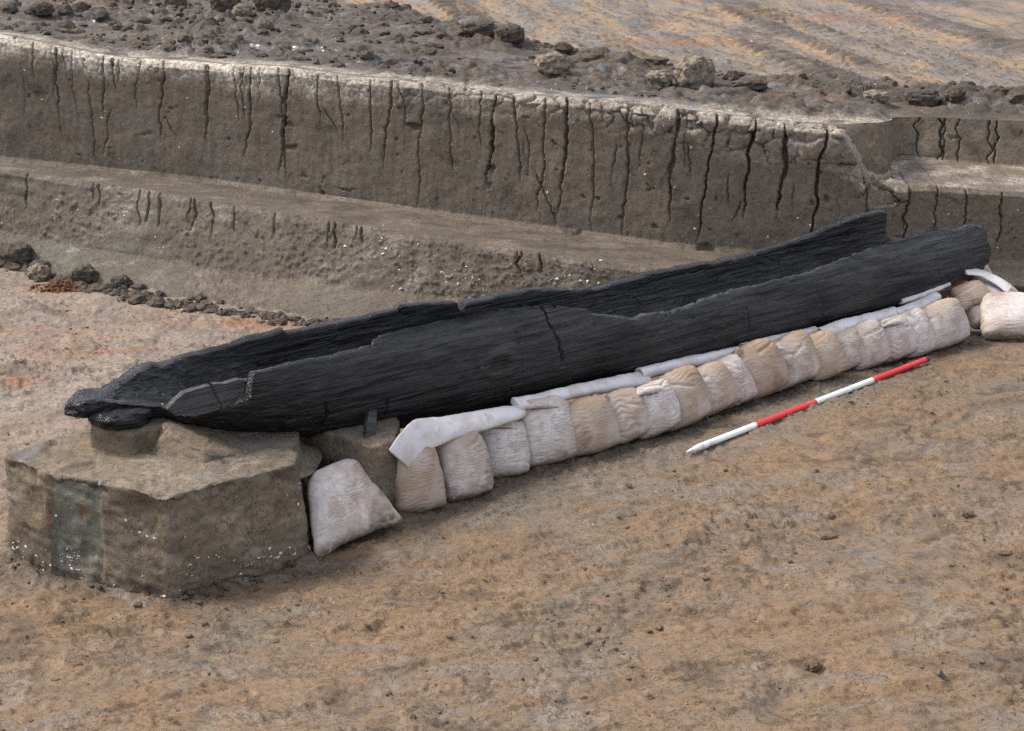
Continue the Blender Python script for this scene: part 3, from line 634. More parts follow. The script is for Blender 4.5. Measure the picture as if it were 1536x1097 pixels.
# ------------------------------------------------------------------ clay block under the bow, and the small one beside it
def prism(name, poly, zs, mat, seed, rnd=.03, taper=.03, step=.012, amp=1.0, slope=(0, 0), slot=None, mask_low=0.0, parent=None):
    """clay left standing: outline polygon (counter-clockwise), zs=(bottom, top); the top follows a slope"""
    poly = np.array(poly, float); n0 = len(poly)
    # resample with rounded corners
    pts = []
    for i in range(n0):
        a, b, c = poly[i-1], poly[i], poly[(i+1) % n0]
        ra = min(rnd, .4*np.linalg.norm(a-b)); rc = min(rnd, .4*np.linalg.norm(c-b))
        p0 = b+(a-b)/np.linalg.norm(a-b)*ra; p1 = b+(c-b)/np.linalg.norm(c-b)*rc
        for t in (0, .25, .5, .75, 1): pts.append((1-t)**2*p0+2*t*(1-t)*b+t*t*p1)
    pts = np.array(pts+[pts[0]]); a = np.r_[0, np.cumsum(np.linalg.norm(np.diff(pts, axis=0), axis=1))]
    m = int(a[-1]/step); t = np.linspace(0, a[-1], m, endpoint=False); per = np.c_[np.interp(t, a, pts[:, 0]), np.interp(t, a, pts[:, 1])]
    cen = per.mean(0)
    tg = np.roll(per, -1, 0)-np.roll(per, 1, 0); nr = np.c_[tg[:, 1], -tg[:, 0]]; nr /= np.linalg.norm(nr, axis=1)[:, None]
    h = zs[1]-zs[0]; nz = max(int(h/step), 4); rows = []
    for k in range(nz): f = k/nz; rows.append((per+nr*taper*(1-f), zs[0]+(h-rnd*.7)*f+0*t))
    for k in range(4): f = k/4*math.pi/2; rows.append((per-nr*rnd*.7*(1-math.cos(f)), zs[1]-rnd*.7*(1-math.sin(f))+0*t))
    inn = per-nr*rnd*.7; nt = int(np.linalg.norm(inn-cen, axis=1).max()/step/1.2)
    for k in range(nt+1): f = (k/nt); rows.append((inn*(1-f*.985)+cen*f*.985, zs[1]+0*t))
    P = np.array([np.c_[r[0], r[1]] for r in rows])
    frac = np.clip((P[..., 2]-zs[0])/h, 0, 1)
    P[..., 2] += frac*(slope[0]*(P[..., 0]-cen[0])+slope[1]*(P[..., 1]-cen[1]))
    Pw = np.concatenate([P[:, -1:], P, P[:, :1]], 1); N = grid_normals(Pw)[:, 1:-1]
    k0 = nz//2; s = np.sign((N[k0, :, :2]*nr).sum()); N = N*s; N[nz+5:] = (0, 0, 1)
    x, y, z = P[..., 0], P[..., 1], P[..., 2]
    d = .012*fbm(x*3, y*3, z*3, 3, seed)+.006*fbm(x*10, y*10, z*8, 4, seed+1)+.004*fbm(x*28, y*28, z*28, 3, seed+2)
    f1 = fbm(x*5, y*5, z*5, 4, seed+3); d -= .007*sst(.25, .40, f1)
    edge = np.exp(-((frac-1)/.12)**2)*(np.arange(len(rows)) < nz+5)[:, None]
    d -= .036*edge*np.maximum(fbm(x*6, y*6, z*6, 4, seed+4, .6), 0)*2
    lowm = sst(.46, .12, frac+.12*fbm(x*4, y*4, z*4, 3, seed+6))*mask_low
    d += lowm*.024*np.maximum(fbm(x*20, y*20, z*20, 3, seed+7, .6), -.2)
    d += .006*fbm(x*6, y*6, z*34, 4, seed+15, .6)
    if slot:      # the front corner has broken away in lumps
        cm = np.exp(-((x+1.50)/.11)**2-((y-6.56)/.16)**2-((z-.26)/.13)**2); d -= cm*(.030+.05*np.maximum(fbm(x*12, y*12, z*12, 4, 301, .65), -.3))
    d -= .0045*sst(.035, 0, np.abs(pn(x*2.5+z*1.5, y*2.5, z*8, seed+8)))                     # trowel marks
    green = np.zeros(x.shape); wall = (np.arange(len(rows)) < nz+5)[:, None]
    if slot:
        (sx0, sy0), (sx1, sy1) = slot; c0 = np.array([(sx0+sx1)/2, (sy0+sy1)/2]); ax = np.array([sx1-sx0, sy1-sy0]); hw = np.linalg.norm(ax)/2; ax = ax/np.linalg.norm(ax)
        u = (x-c0[0])*ax[0]+(y-c0[1])*ax[1]; vv = np.abs(-(x-c0[0])*ax[1]+(y-c0[1])*ax[0])
        wob = .016*fbm(z*7, z*0+np.sign(u)*3, 0, 3, 77)
        ins = sst(hw+.006, hw-.006, np.abs(u+wob))*(vv < .12)*wall
        d -= .010*ins; green = ins*(.55+.4*sst(-.3, .3, fbm(x*9, y*9, z*6, 3, seed+21)))*(1-.7*lowm)
        sd = np.exp(-((np.abs(u+wob)-hw)/.008)**2)*(vv < .12)*wall; rust = sd*.35*sst(-.2, .2, pn(z*14, z*0+u*20, 0, 78))
        rr = np.hypot(u-.03, z-.23); d -= .014*np.exp(-(rr/.022)**2)*(vv < .15); rust = np.maximum(rust, .5*np.exp(-(rr/.024)**4)*(vv < .15))
    else: rust = np.zeros(x.shape)
    P = P+N*(d*amp)[..., None]
    dark = np.clip(.3*sst(.25, .4, f1)+lowm*(.35+.6*sst(-.2, .25, fbm(x*9, y*9, z*9, 4, seed+9)))+.5*sst(.05, .3, fbm(x*2.5, y*2.5, z*5, 4, seed+14)), 0, .92)
    pale = .25*sst(.1, .4, fbm(x*4, y*4, z*6, 4, seed+10))*(1-lowm)
    topm = (np.arange(len(rows)) >= nz+4)[:, None]*np.ones(x.shape)
    me = mesh_np(name, P, grid_quads(len(rows), m, wrap_m=True, flip=(s < 0)), M['block'],
                 attrs={'mask': np.stack([pale+0*x, 0*x, dark], -1), 'mask2': np.stack([rust, .45*topm*sst(.0, .3, fbm(x*3, y*3, z, 3, seed+12)), green], -1)})
    o = obj(name, me, parent); return o, P, N
blk = empty('clay_block', (0, 0, 0)); tag(blk, 'large squared block of grey-brown clay left standing under the pointed bow', 'clay block')
_, BKP, BKN = prism('lower_block', [(-2.22, 6.88), (-1.98, 6.70), (-1.44, 6.50), (-.945, 6.86), (-.98, 7.30), (-1.30, 7.50), (-1.86, 7.27), (-2.12, 7.05)], (-.22, .378), M['block'], 3, .016, .05, amp=1.6,
      slot=((-1.985, 6.72), (-1.74, 6.63)), mask_low=1.0, slope=(-.025, .0), parent=blk)
prism('upper_block', [(-1.55, 6.98), (-1.33, 6.87), (-1.02, 7.08), (-1.0, 7.25), (-1.25, 7.4), (-1.58, 7.3)], (.24, .40), M['block'], 13, .016, .13, amp=1.5, slope=(-.30, .0), parent=blk)
prism('bow_support', [(-1.87, 7.00), (-1.67, 6.93), (-1.50, 7.10), (-1.52, 7.30), (-1.85, 7.28)], (.29, .485), M['block'], 23, .014, .02, amp=.7, slope=(-.10, .03), parent=blk)
ped, P2P, P2N = prism('clay_pillar', [(-.95, 7.40), (-.64, 7.13), (-.535, 7.24), (-.53, 7.46), (-.58, 7.72), (-1.02, 7.85), (-1.08, 7.60)], (-.16, .335), M['block'], 33, .016, .02, amp=.8, slope=(0, .02), mask_low=.7)
tag(ped, 'narrow upright pillar of brown clay under the hull between two sandbags', 'clay pillar')

# ------------------------------------------------------------------ sandbags
def bag_material():
    t = NT('woven_sandbag'); a = t.attr('stain'); oi = t.t.nodes.new('ShaderNodeObjectInfo')
    mud = t.noise(7, 6, .62, dist=.7); fine = t.noise(45, 5, .6)
    col = t.mix(a[1], (.53, .485, .465), (.26, .175, .112))
    col = t.mix(t.math('MULTIPLY', t.rng(mud, .42, .62), a[0]), col, (.27, .17, .10))
    col = t.mix(t.math('MULTIPLY', t.rng(fine, .44, .64), .45), col, (.33, .255, .20))
    col = t.mix(t.math('MULTIPLY', a[2], t.rng(fine, .3, .55, .4, 1)), col, (.13, .09, .06))
    col = t.mix(t.rng(t.vor(30), .10, .05, 0, .6), col, (.14, .09, .06))
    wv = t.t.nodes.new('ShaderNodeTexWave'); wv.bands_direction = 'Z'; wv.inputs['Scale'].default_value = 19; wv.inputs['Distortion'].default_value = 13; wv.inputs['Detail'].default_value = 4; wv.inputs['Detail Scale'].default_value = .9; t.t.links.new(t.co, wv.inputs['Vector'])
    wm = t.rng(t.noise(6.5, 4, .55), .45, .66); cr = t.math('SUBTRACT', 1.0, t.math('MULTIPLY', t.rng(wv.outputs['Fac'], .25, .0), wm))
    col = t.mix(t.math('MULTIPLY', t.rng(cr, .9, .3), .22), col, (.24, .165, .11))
    w1 = t.t.nodes.new('ShaderNodeTexWave'); w1.bands_direction = 'X'; w1.inputs['Scale'].default_value = 55; w1.inputs['Distortion'].default_value = 1.0; t.t.links.new(t.co, w1.inputs['Vector'])
    w2 = t.t.nodes.new('ShaderNodeTexWave'); w2.bands_direction = 'Z'; w2.inputs['Scale'].default_value = 55; w2.inputs['Distortion'].default_value = 1.0; t.t.links.new(t.co, w2.inputs['Vector'])
    h = t.math('ADD', t.math('MULTIPLY', w1.outputs['Fac'], w2.outputs['Fac']), t.math('MULTIPLY', fine, 1.6))
    n = t.bumpn(cr, .6, .009); n = t.bumpn(h, .10, .003, n)
    return t.done(col, t.rng(fine, .3, .7, .5, .75), n, spec=.4)
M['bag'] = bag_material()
def bag_mesh(seed, w, h, th, tan=.3, mud=.6, wrinkle=1.0, ears=.5, n=34, taper=0.0, sq=3.6):
    rs = np.random.RandomState(seed); v, f = cube_sphere(n)
    x, y, z = v.T; a, b = sq, 2.5
    F = ((np.abs(x)**a+np.abs(z)**a)**(b/a)+np.abs(y)**b)**(1/b); p = v/F[:, None]
    x, y, z = p.T.copy()
    # belly: full near the foot, thinner at the tucked top
    t = (z+1)/2
    y = y*(1.04-.30*t**1.6)
    x = x*(1.03-.10*t+.05*np.sin(t*3+rs.uniform(0, 3)))
    x = x*(1+taper*(.45-t)*1.2); x = x+rs.uniform(-.12, .12)*(t-.5)+rs.uniform(-.1, .1)*(t-.5)**2
    # sewn corners at the foot
    cn = np.maximum(np.abs(x)-.62, 0)*np.maximum(np.abs(z)-.62, 0); x += np.sign(x)*cn*ears*2.2; z += np.sign(z)*cn*ears*2.0
    p = np.c_[x*w/2, y*th/2, z*h/2]
    N = vert_normals(p, f)
    X, Y, Z = p.T
    so = seed*1.37
    warp = .5*fbm(X*5, Z*5, Y*5+so, 3, 3)
    d = .010*fbm(X*6, Z*6, Y*6+so, 2, 5)
    ph = Z*rs.uniform(190, 300)+X*rs.uniform(-45, 45)+16*warp+9*pn(X*11, Z*8, so, 6)
    amt = sst(-.25, .25, fbm(X*7+so, Z*6, Y*3, 2, 7)+.12)*(.45+.55*np.exp(-((Z/h+.05)/.42)**2))
    fr = 1-np.abs(np.sin(ph*.5))**.7
    d -= wrinkle*.0070*amt*fr*sst(-.1, .3, fbm(X*11, Z*9, Y*9+so, 2, 12)+.15)
    d += wrinkle*.0022*fbm(X*14, Z*40+warp*8, Y*12+so, 2, 8)
    # gathered pleats running down from the tucked top
    top = sst(.18*h, .46*h, Z); ph2 = X*rs.uniform(130, 180)+8*warp+Z*30
    d -= .004*top*(1-np.abs(np.sin(ph2*.5)))*wrinkle*sst(-.2, .2, warp)
    fd = np.abs(Z-(.20+.1*rs.rand())*h-X*rs.uniform(-.5, .5)-.05*warp); d -= .007*np.exp(-(fd/.008)**2)*sst(-.3, .3, np.sin(X*14+so))
    p = p+N*d[:, None]
    stain = np.stack([np.clip(mud+.4*fbm(X*4, Z*4, Y*4+so, 3, 9), 0, 1), np.clip(tan*1.15-.05+.9*fbm(X*3.5+so, Z*3, Y*3, 3, 10)+.25*top, 0, 1),
                      np.clip(sst(-.36*h, -.52*h, Z)+.6*sst(.25, .45, fbm(X*6, Z*6, Y*6+so, 3, 11)), 0, 1)], -1)
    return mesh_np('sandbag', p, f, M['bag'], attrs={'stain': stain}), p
G_ROW = 'sandbags propped in a row along the hull'
# base x, y (front of the foot), width, height, roll, yaw, tan, mud, label
BAGS = [
    (-.40, 7.24, .255, .40, 2, 12, .55, .6, 'brown-stained upright sandbag next to the clay pillar, under the loose end of the white padding'),
    (-.18, 7.40, .250, .39, -3, 12, .40, .5, 'tall upright sandbag with pleated top, second from the clay pillar'),
    (.01, 7.63, .255, .31, 3, 14, .10, .3, 'short white wrinkled sandbag, third from the clay pillar'),
    (.23, 7.76, .300, .37, -4, 14, .15, .35, 'broad white creased sandbag, fourth from the clay pillar'),
    (.44, 7.83, .265, .33, -8, 14, .60, .6, 'tan sandbag with a dark damp corner, fifth from the clay pillar'),
    (.61, 7.95, .270, .32, -12, 16, .40, .6, 'greyish sandbag with a tied neck, sixth from the clay pillar'),
    (.77, 8.03, .255, .31, -14, 16, .15, .35, 'pale sandbag with a folded flap on top, seventh from the clay pillar'),
    (.92, 8.17, .290, .33, -16, 18, .65, .6, 'brown sandbag with a damp patch on its lower corner, eighth from the clay pillar'),
    (1.10, 8.34, .260, .29, -18, 18, .35, .55, 'pinkish grey leaning sandbag, ninth from the clay pillar'),
    (1.21, 8.47, .240, .28, -16, 18, .20, .4, 'pale ribbed sandbag, tenth from the clay pillar'),
    (1.38, 8.58, .285, .30, -18, 20, .75, .7, 'wide tan sandbag leaning hard to the left, eleventh from the clay pillar'),
    (1.50, 8.69, .235, .27, -16, 18, .20, .4, 'narrow white ribbed sandbag, twelfth from the clay pillar'),
    (1.61, 8.75, .235, .31, -14, 16, .55, .55, 'smooth tan and white sandbag, thirteenth from the clay pillar'),
    (1.76, 8.81, .250, .34, -15, 18, .80, .6, 'brown ribbed sandbag with a tied top, sixth from the right end of the upright row'),
    (1.93, 9.01, .215, .25, -14, 16, .40, .5, 'small squat sandbag, just right of the brown ribbed one with a tied top'),
    (2.06, 9.07, .245, .29, -12, 16, .20, .35, 'white ribbed sandbag, fourth from the right end of the upright row'),
    (2.24, 9.20, .250, .27, -12, 16, .05, .25, 'bright white sandbag, third from the right end of the upright row'),
    (2.38, 9.29, .225, .31, -10, 14, .15, .35, 'narrow ribbed sandbag, second from the right end of the upright row'),
    (2.57, 9.38, .315, .34, -9, 14, .35, .45, 'large smooth sandbag with spread corners, last of the upright row'),
]
BAG_TOP = [.235, .235, .215, .275, .215, .199, .19, .233, .19, .206, .23, .206, .235, .243, .179, .2, .196, .215, .24]   # height of each bag's top
for i, (x, y, w, h, roll, yaw, tan, mud, lab) in enumerate(BAGS):
    th = .18; h = (BAG_TOP[i]-gz(x-.05, y+.07)+.0)/(math.cos(R(17))*math.cos(R(roll)))*1.12+.008
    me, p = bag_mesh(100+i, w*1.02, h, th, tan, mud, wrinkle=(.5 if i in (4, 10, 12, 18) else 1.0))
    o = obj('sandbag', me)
    lean = R(-20)
    rot = Matrix.Rotation(R(36-yaw), 4, 'Z') @ Matrix.Rotation(lean, 4, 'X') @ Matrix.Rotation(R(roll), 4, 'Y')
    pr_ = (np.array(rot.to_3x3()) @ p.T).T
    base = Vector((x, y, 0))+E2*.035
    z0 = gz(base.x, base.y)-.012-pr_[:, 2].min()
    o.matrix_world = Matrix.Translation((base.x+E2.x*.05, base.y+E2.y*.05, z0)) @ rot
    tag(o, lab, 'sandbag', G_ROW)
    hh = float(p[:, 2].max()); tx = float(p[p[:, 2] > hh-.03, 0].mean()); fy = float(p[:, 1].min())
    if i in (5, 13, 1, 10):                        # gathered neck where the sack is tied
        nk = obj('tied_neck', bag_mesh(300+i, .055, .05, .04, .75, .6, .6, .2, n=10)[0], o); nk.location = (tx-w*.30, fy*.45, hh*.86); nk.rotation_euler = (R(35), R(-50), 0)
    if i in (6, 2, 3, 11, 16):                     # top of the sack folded over
        fp = obj('folded_top', bag_mesh(320+i, w*.62, .055, .035, .25, .4, .8, .5, n=14)[0], o); fp.location = (tx-w*.05, fy*.62, hh*.80); fp.rotation_euler = (R(-24), R(10), R(4))
def place_bag(seed, loc, w, h, th, rot, tan, mud, lab, wr=1.0, taper=0.0, ears=.5, sq=4.0):
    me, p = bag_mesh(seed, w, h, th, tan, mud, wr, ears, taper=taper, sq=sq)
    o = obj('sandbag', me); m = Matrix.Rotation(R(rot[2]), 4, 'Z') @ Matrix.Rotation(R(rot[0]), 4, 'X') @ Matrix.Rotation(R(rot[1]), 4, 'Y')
    q = (np.array(m.to_3x3()) @ p.T).T
    z = (gz(loc[0], loc[1])-.01 if loc[2] is None else loc[2])-q[:, 2].min()
    o.matrix_world = Matrix.Translation((loc[0], loc[1], z)) @ m; tag(o, lab, 'sandbag', 'other sandbags'); return o
place_bag(201, (-.76, 7.05, None), .35, .36, .13, (-36, -10, 27), .08, .65, 'smooth pale sandbag slumped alone against the side of the large clay block', .5, .38, .7, 5.5)
place_bag(202, (2.90, 9.80, .0), .46, .32, .19, (-48, 8, 34), .10, .35, 'white sandbag lying behind the upright row, upper of the two at the right edge', .8)
place_bag(203, (3.12, 9.62, None), .74, .32, .20, (-50, 4, 8), .10, .45, 'white mud-spotted sandbag lying flat at the right edge of the picture', .9)
place_bag(204, (2.74, 9.72, .14), .25, .17, .13, (-40, -10, 20), .55, .35, 'small tied tan sandbag under the stern, above the last upright bags', 1.0)
place_bag(205, (2.86, 10.05, .16), .16, .22, .12, (-25, -20, 20), .2, .4, 'small pale sandbag corner showing just below the stern tip', .8)

# ------------------------------------------------------------------ foam padding between bags and hull
def foam_material():
    t = NT('white_foam'); f = t.noise(60, 4, .6); m = t.noise(9, 5, .6)
    c = t.mix(t.rng(m, .40, .68, 0, .7), (.60, .57, .58), (.44, .38, .34)); c = t.mix(t.rng(t.noise(14, 6, .7), .55, .70, 0, .55), c, (.30, .23, .17)); c = t.mix(t.rng(t.noise(70, 4, .7), .58, .66, 0, .35), c, (.26, .19, .13))
    return t.done(c, .55, t.bumpn(f, .25, .004), spec=.4, **{'Subsurface Weight': .1})
M['foam'] = foam_material()
def tube(name, pts, rx, rz, tilt, mat, seed, seg=.012, nr=36, hollow=True, sag=.008, attrs=None):
    pts = np.array(pts, float); a = np.r_[0, np.cumsum(np.linalg.norm(np.diff(pts, axis=0), axis=1))]; n = max(int(a[-1]/seg), 8)
    t = np.linspace(0, a[-1], n); c = np.c_[[np.interp(t, a, pts[:, k]) for k in range(3)]].T
    for _ in range(10): c[1:-1] = .25*c[:-2]+.5*c[1:-1]+.25*c[2:]
    tg = np.gradient(c, axis=0); tg /= np.linalg.norm(tg, axis=1)[:, None]
    side = np.cross(tg, (0, 0, 1)); side /= np.linalg.norm(side, axis=1)[:, None]; up = np.cross(side, tg)
    RX = np.interp(t/a[-1], np.linspace(0, 1, len(rx)), rx); RZ = np.interp(t/a[-1], np.linspace(0, 1, len(rz)), rz); TL = np.interp(t/a[-1], np.linspace(0, 1, len(tilt)), tilt)
    th = np.linspace(0, 2*math.pi, nr, endpoint=False); P = np.zeros((n, nr, 3))
    for i in range(n):
        ct, st = math.cos(R(TL[i])), math.sin(R(TL[i])); e = 2/2.3
        u = np.sign(np.cos(th))*np.abs(np.cos(th))**e*RX[i]; v = np.sign(np.sin(th))*np.abs(np.sin(th))**e*RZ[i]
        P[i] = c[i]+np.outer(u*ct-v*st, side[i])+np.outer(u*st+v*ct, up[i])
    Pw = np.concatenate([P[:, -1:], P, P[:, :1]], 1); N = grid_normals(Pw)[:, 1:-1]
    N *= np.sign(((P[n//2]-c[n//2])*N[n//2]).sum())
    d = .009*fbm(P[..., 0]*8, P[..., 1]*8, P[..., 2]*8, 3, seed)+.0018*fbm(P[..., 0]*30, P[..., 1]*30, P[..., 2]*30, 3, seed+1)
    P = P+N*d[..., None]
    rows = [P[i] for i in range(n)]
    def capr(i, s):
        ce = P[i].mean(0); dn = tg[i]*s
        return [ce+(P[i]-ce)*.90+dn*.004, ce+(P[i]-ce)*.55-dn*(.012 if hollow else -.004), ce+(P[i]-ce)*.3-dn*(.03 if hollow else -.004), ce+(P[i]-ce)*.02-dn*(.03 if hollow else -.004)]
    rows = capr(0, -1)[::-1]+rows+capr(n-1, 1)
    A = np.array(rows); q = grid_quads(len(rows), nr, wrap_m=True)
    # outward winding
    v = A.reshape(-1, 3); k = q[(len(rows)//2)*nr]; nn = np.cross(v[k[1]]-v[k[0]], v[k[2]]-v[k[0]]); out = v[k[0]]-A[len(rows)//2].mean(0)
    if nn@out < 0: q = q[:, ::-1]
    return mesh_np(name, A, q, mat, attrs=attrs)
PADS = [
    ([(-.515, 7.245, .20), (-.48, 7.29, .25), (-.435, 7.365, .285), (-.278, 7.500, .275), (-.122, 7.640, .255), (.033, 7.785, .238)], (.105, .085, .060, .052, .050, .036), (.008, .012, .018, .024, .026, .022), (-78, -66, -52, -46, -40, -25), 'wide sheet of white foam draped over the sandbags beside the clay pillar', False),
    ([(.007, 7.787, .268), (.16, 7.91, .258), (.309, 8.032, .248), (.50, 8.18, .228), (.688, 8.332, .206)], (.04, .035, .040, .05), (.024, .026, .030, .022), (-25, -20, -25, -35), 'flattened white foam roll ending in a slanted cut, second from the clay pillar', False),
    ([(.649, 8.328, .228), (.929, 8.532, .222), (1.222, 8.745, .206)], (.036, .038, .036, .034), (.034, .034, .032, .030), (10, 10, 10, 10), 'round white foam tube with an open end facing the bow', True),
    ([(1.242, 8.759, .212), (1.465, 8.921, .210), (1.687, 9.083, .212)], (.038, .034, .028), (.034, .032, .024), (10, 10, 10), 'white foam tube tapering toward the stern, middle of the row of padding', True),
    ([(1.713, 9.051, .203), (1.82, 9.13, .203), (1.994, 9.268, .201), (2.213, 9.44, .197)], (.040, .050, .044, .040), (.034, .036, .034, .032), (-20, -25, -20, -15), 'thick white foam roll with a dented left end under the stern half', True),
    ([(2.207, 9.411, .192), (2.358, 9.533, .198), (2.508, 9.654, .235)], (.038, .042, .03), (.034, .032, .02), (-15, -20, -25), 'short white foam roll with a dark gap at its left end', True),
    ([(2.26, 9.53, .24), (2.42, 9.65, .25), (2.60, 9.78, .265)], (.03, .03, .02), (.02, .02, .016), (20, 20, 20), 'thin upper strip of white foam tucked against the hull near the stern', False),
]
for i, (pts, rx, rz, tl, lab, hol) in enumerate(PADS):
    pts = [(a+.012, b-.016, c+.018) for a, b, c in pts]
    o = obj('foam_pad', tube('foam_pad', pts, rx, rz, tl, M['foam'], 40+i*3, hollow=hol)); tag(o, lab, 'foam padding', 'white foam padding under the hull')
_st = lambda k: {'stain': np.tile([.3, k, .0], (1, 1))}
def cloth_strip(pts, w, th, seed, lab):
    o = obj('cloth_strip', tube('cloth_strip', pts, (w, w, w), (th, th, th), (-10, -12, -15), M['foam'], seed, hollow=False)); tag(o, lab, 'cloth strip')
cloth_strip([(2.72, 9.83, .345), (2.82, 9.86, .33), (2.93, 9.83, .28), (2.99, 9.80, .24)], .045, .010, 71, 'folded cream strip of cloth lying over the bags below the stern')

# ------------------------------------------------------------------ striped ranging pole
def paint(name, col):
    t = NT(name); f = t.noise(40, 5, .6); c = t.mix(t.rng(f, .58, .70, 0, .65), col, (.30, .22, .15)); c = t.mix(t.rng(t.noise(9, 5, .7), .55, .72, 0, .6), c, (.34, .26, .18))
    return t.done(c, t.rng(f, .3, .7, .3, .5), t.bumpn(f, .1, .002), spec=.5)
M['white'] = paint('white_pole_paint', (.80, .79, .76)); M['red'] = paint('red_pole_paint', (.62, .02, .025)); M['blackcap'] = paint('black_rubber', (.02, .02, .03)); M['steel'] = paint('worn_tip_paint', (.55, .55, .53))
A_ = Vector((.86, 7.76, 0)); B_ = Vector((2.35, 9.11, 0)); A_.z = .012; B_.z = .03
zs = [gz(*(A_+(B_-A_)*k)[:2]) for k in np.linspace(.03, 1, 60)]
zz = float(np.percentile(zs[:30], 75))+.009; zz2 = float(np.percentile(zs[30:], 75))+.009
A_.z = zz; B_.z = zz2
pole = empty('ranging_pole', A_); tag(pole, 'red and white striped survey pole with a pointed tip lying on the soil', 'survey pole')
dirp = (B_-A_); LP = dirp.length; rotp = dirp.to_track_quat('X', 'Z')
def lathe(name, prof, mat, n=28):
    P = np.array([[(x, r*math.cos(a), r*math.sin(a)) for a in np.linspace(0, 2*math.pi, n, endpoint=False)] for x, r in prof])
    me = mesh_np(name, P, grid_quads(len(prof), n, wrap_m=True, flip=True), mat); me.set_sharp_from_angle(angle=R(35)); return me
rp = .0165
def pole_part(name, prof, mat):
    o = obj(name, lathe(name, prof, M[mat]), pole); o.rotation_mode = 'QUATERNION'; o.rotation_quaternion = rotp; return o
pole_part('tip', [(0, .0008), (.004, .003), (.055, rp*.72), (.088, rp*.95), (.095, rp*.95)], 'white')
pole_part('collar', [(.0945, .0), (.0945, rp*1.03), (.115, rp*1.05), (.1155, 0)], 'steel')
for k, (x0, x1, c) in enumerate(((.115, .52, 'white'), (.52, 1.01, 'red'), (1.01, 1.505, 'white'), (1.505, LP-.012, 'red'))):
    pole_part('band', [(x0, 0), (x0, rp), (x1, rp), (x1, 0)], c)
pole_part('end_cap', [(LP-.013, 0), (LP-.013, rp*1.08), (LP+.012, rp*1.06), (LP+.018, rp*.7), (LP+.018, 0)], 'blackcap')

# ------------------------------------------------------------------ small single things
t = NT('brown_root'); M['root'] = t.done(t.mix(t.rng(t.noise(60, 4), .4, .6), (.22, .10, .045), (.12, .06, .03)), .8)
o = obj('wood_stick', tube('wood_stick', [(-1.725, 6.585, -.03), (-1.712, 6.57, -.08), (-1.700, 6.555, -.15)], (.012, .011, .009), (.010, .010, .008), (0, 0, 0), M['root'], 3, .006, 10, False)); tag(o, 'short orange-brown stick poking from the foot of the large clay block', 'stick')
me = plank_mesh('wood_wedge', [(0, 0), (.02, -.005), (.045, .012), (.05, .13), (.046, .16), (.01, .158), (.0, .09)], 0, .028, M['wood2'], 12)
o = obj('wood_wedge', me); o.location = (-.672, 7.225, .315); o.rotation_euler = (R(-30), R(22), R(28)); tag(o, 'small dark wooden wedge standing on the clay pillar against the hull', 'wedge')
me = lump_mesh('white_flake', (.018, .008, .022), 5, M['flake'], 6, .3)
o = obj('white_flake', me); o.location = bw(-1.06, -.01, .505); tag(o, 'tiny white flake lying inside the bow of the black boat', 'flake')
# lumps one can tell apart
def clod(loc, size, seed, mat, lab, rz=0, sink=.25, zf=pz, cat='clod', name='clay_clod'):
    z = zf(loc[0], loc[1]); o = obj(name, lump_mesh(name, size, seed, M[mat], 20, .42, 1.5, flat=.75, square=2.6)); o.location = (loc[0], loc[1], z+size[2]*(1-sink*2)); o.rotation_euler = (0, 0, rz)
    tag(o, lab, cat, 'single lumps of soil'); return o
clod((.30, 12.62), (0.125, 0.094, 0.086), 3, 'clod_pale', 'pale rounded clay lump sitting on the trench rim right of the picture centre', .3)
clod((1.34, 12.48), (0.148, 0.109, 0.133), 8, 'clod_pale', 'tallest pale jagged clay lump on the trench rim', .5)
clod((1.08, 12.45), (0.094, 0.078, 0.066), 12, 'clod_pale', 'low tan lump just left of the tallest lump on the rim', .1)
clod((-2.52, 15.2), (0.140, 0.109, 0.117), 15, 'clod', 'conical dark brown lump near the top edge, left of a wider dark lump', 0)
clod((-2.12, 15.3), (0.156, 0.117, 0.125), 18, 'clod', 'wide dark lump near the top edge, just right of a conical lump', .4)
clod((-2.33, 14.85), (0.070, 0.062, 0.070), 19, 'clod_pale', 'small grey-brown lump in front of the two dark lumps near the top edge', .4)
clod((-2.98, 15.3), (0.094, 0.078, 0.078), 21, 'clod', 'dark lump left of the conical lump near the top edge', .2)
clod((-.28, 14.2), (0.156, 0.094, 0.070), 24, 'clod', 'long low dark clod at the left end of the dark ridge beside the tan ground', -.2)
clod((-.02, 13.95), (0.117, 0.086, 0.078), 27, 'clod', 'blocky dark clod on the dark ridge beside the tan ground', .1)
clod((2.98, 12.30), (0.125, 0.094, 0.066), 30, 'clod', 'smooth domed grey clod at the right side of the trench rim', .1)
clod((3.20, 12.26), (0.070, 0.062, 0.055), 33, 'clod', 'small pointed dark clod beside the domed grey clod at right', .6)
clod((2.62, 12.2), (0.094, 0.070, 0.047), 35, 'clod_pale', 'pale low lump left of the domed grey clod', .2)
clod((1.72, 12.3), (0.125, 0.070, 0.039), 36, 'clod', 'flat dark clod on the rim right of the tallest pale lump', .2)
clod((-4.0, 14.7), (0.094, 0.070, 0.062), 37, 'clod', 'round dark clod at the upper left corner of the picture', .2)
clod((-3.36, 11.62), (0.078, 0.062, 0.066), 39, 'clod_pale', 'pale stone-like lump at the trench foot above the orange soil heap', .2, zf=gz)
clod((-3.62, 11.95), (0.133, 0.109, 0.101), 42, 'clod', 'big dark clod at the trench foot by the left edge', .2, zf=gz)
clod((-3.40, 11.80), (0.070, 0.055, 0.047), 43, 'clod', 'small dark clod right of the big one at the left edge', .2, zf=gz)
clod((-3.02, 11.52), (0.094, 0.070, 0.066), 45, 'clod', 'dark rough clod right of the orange soil heap', .2, zf=gz)
clod((-2.72, 11.36), (0.070, 0.055, 0.058), 48, 'clod', 'dark knobbly clod farther right along the trench foot, past the orange heap', .7, zf=gz)
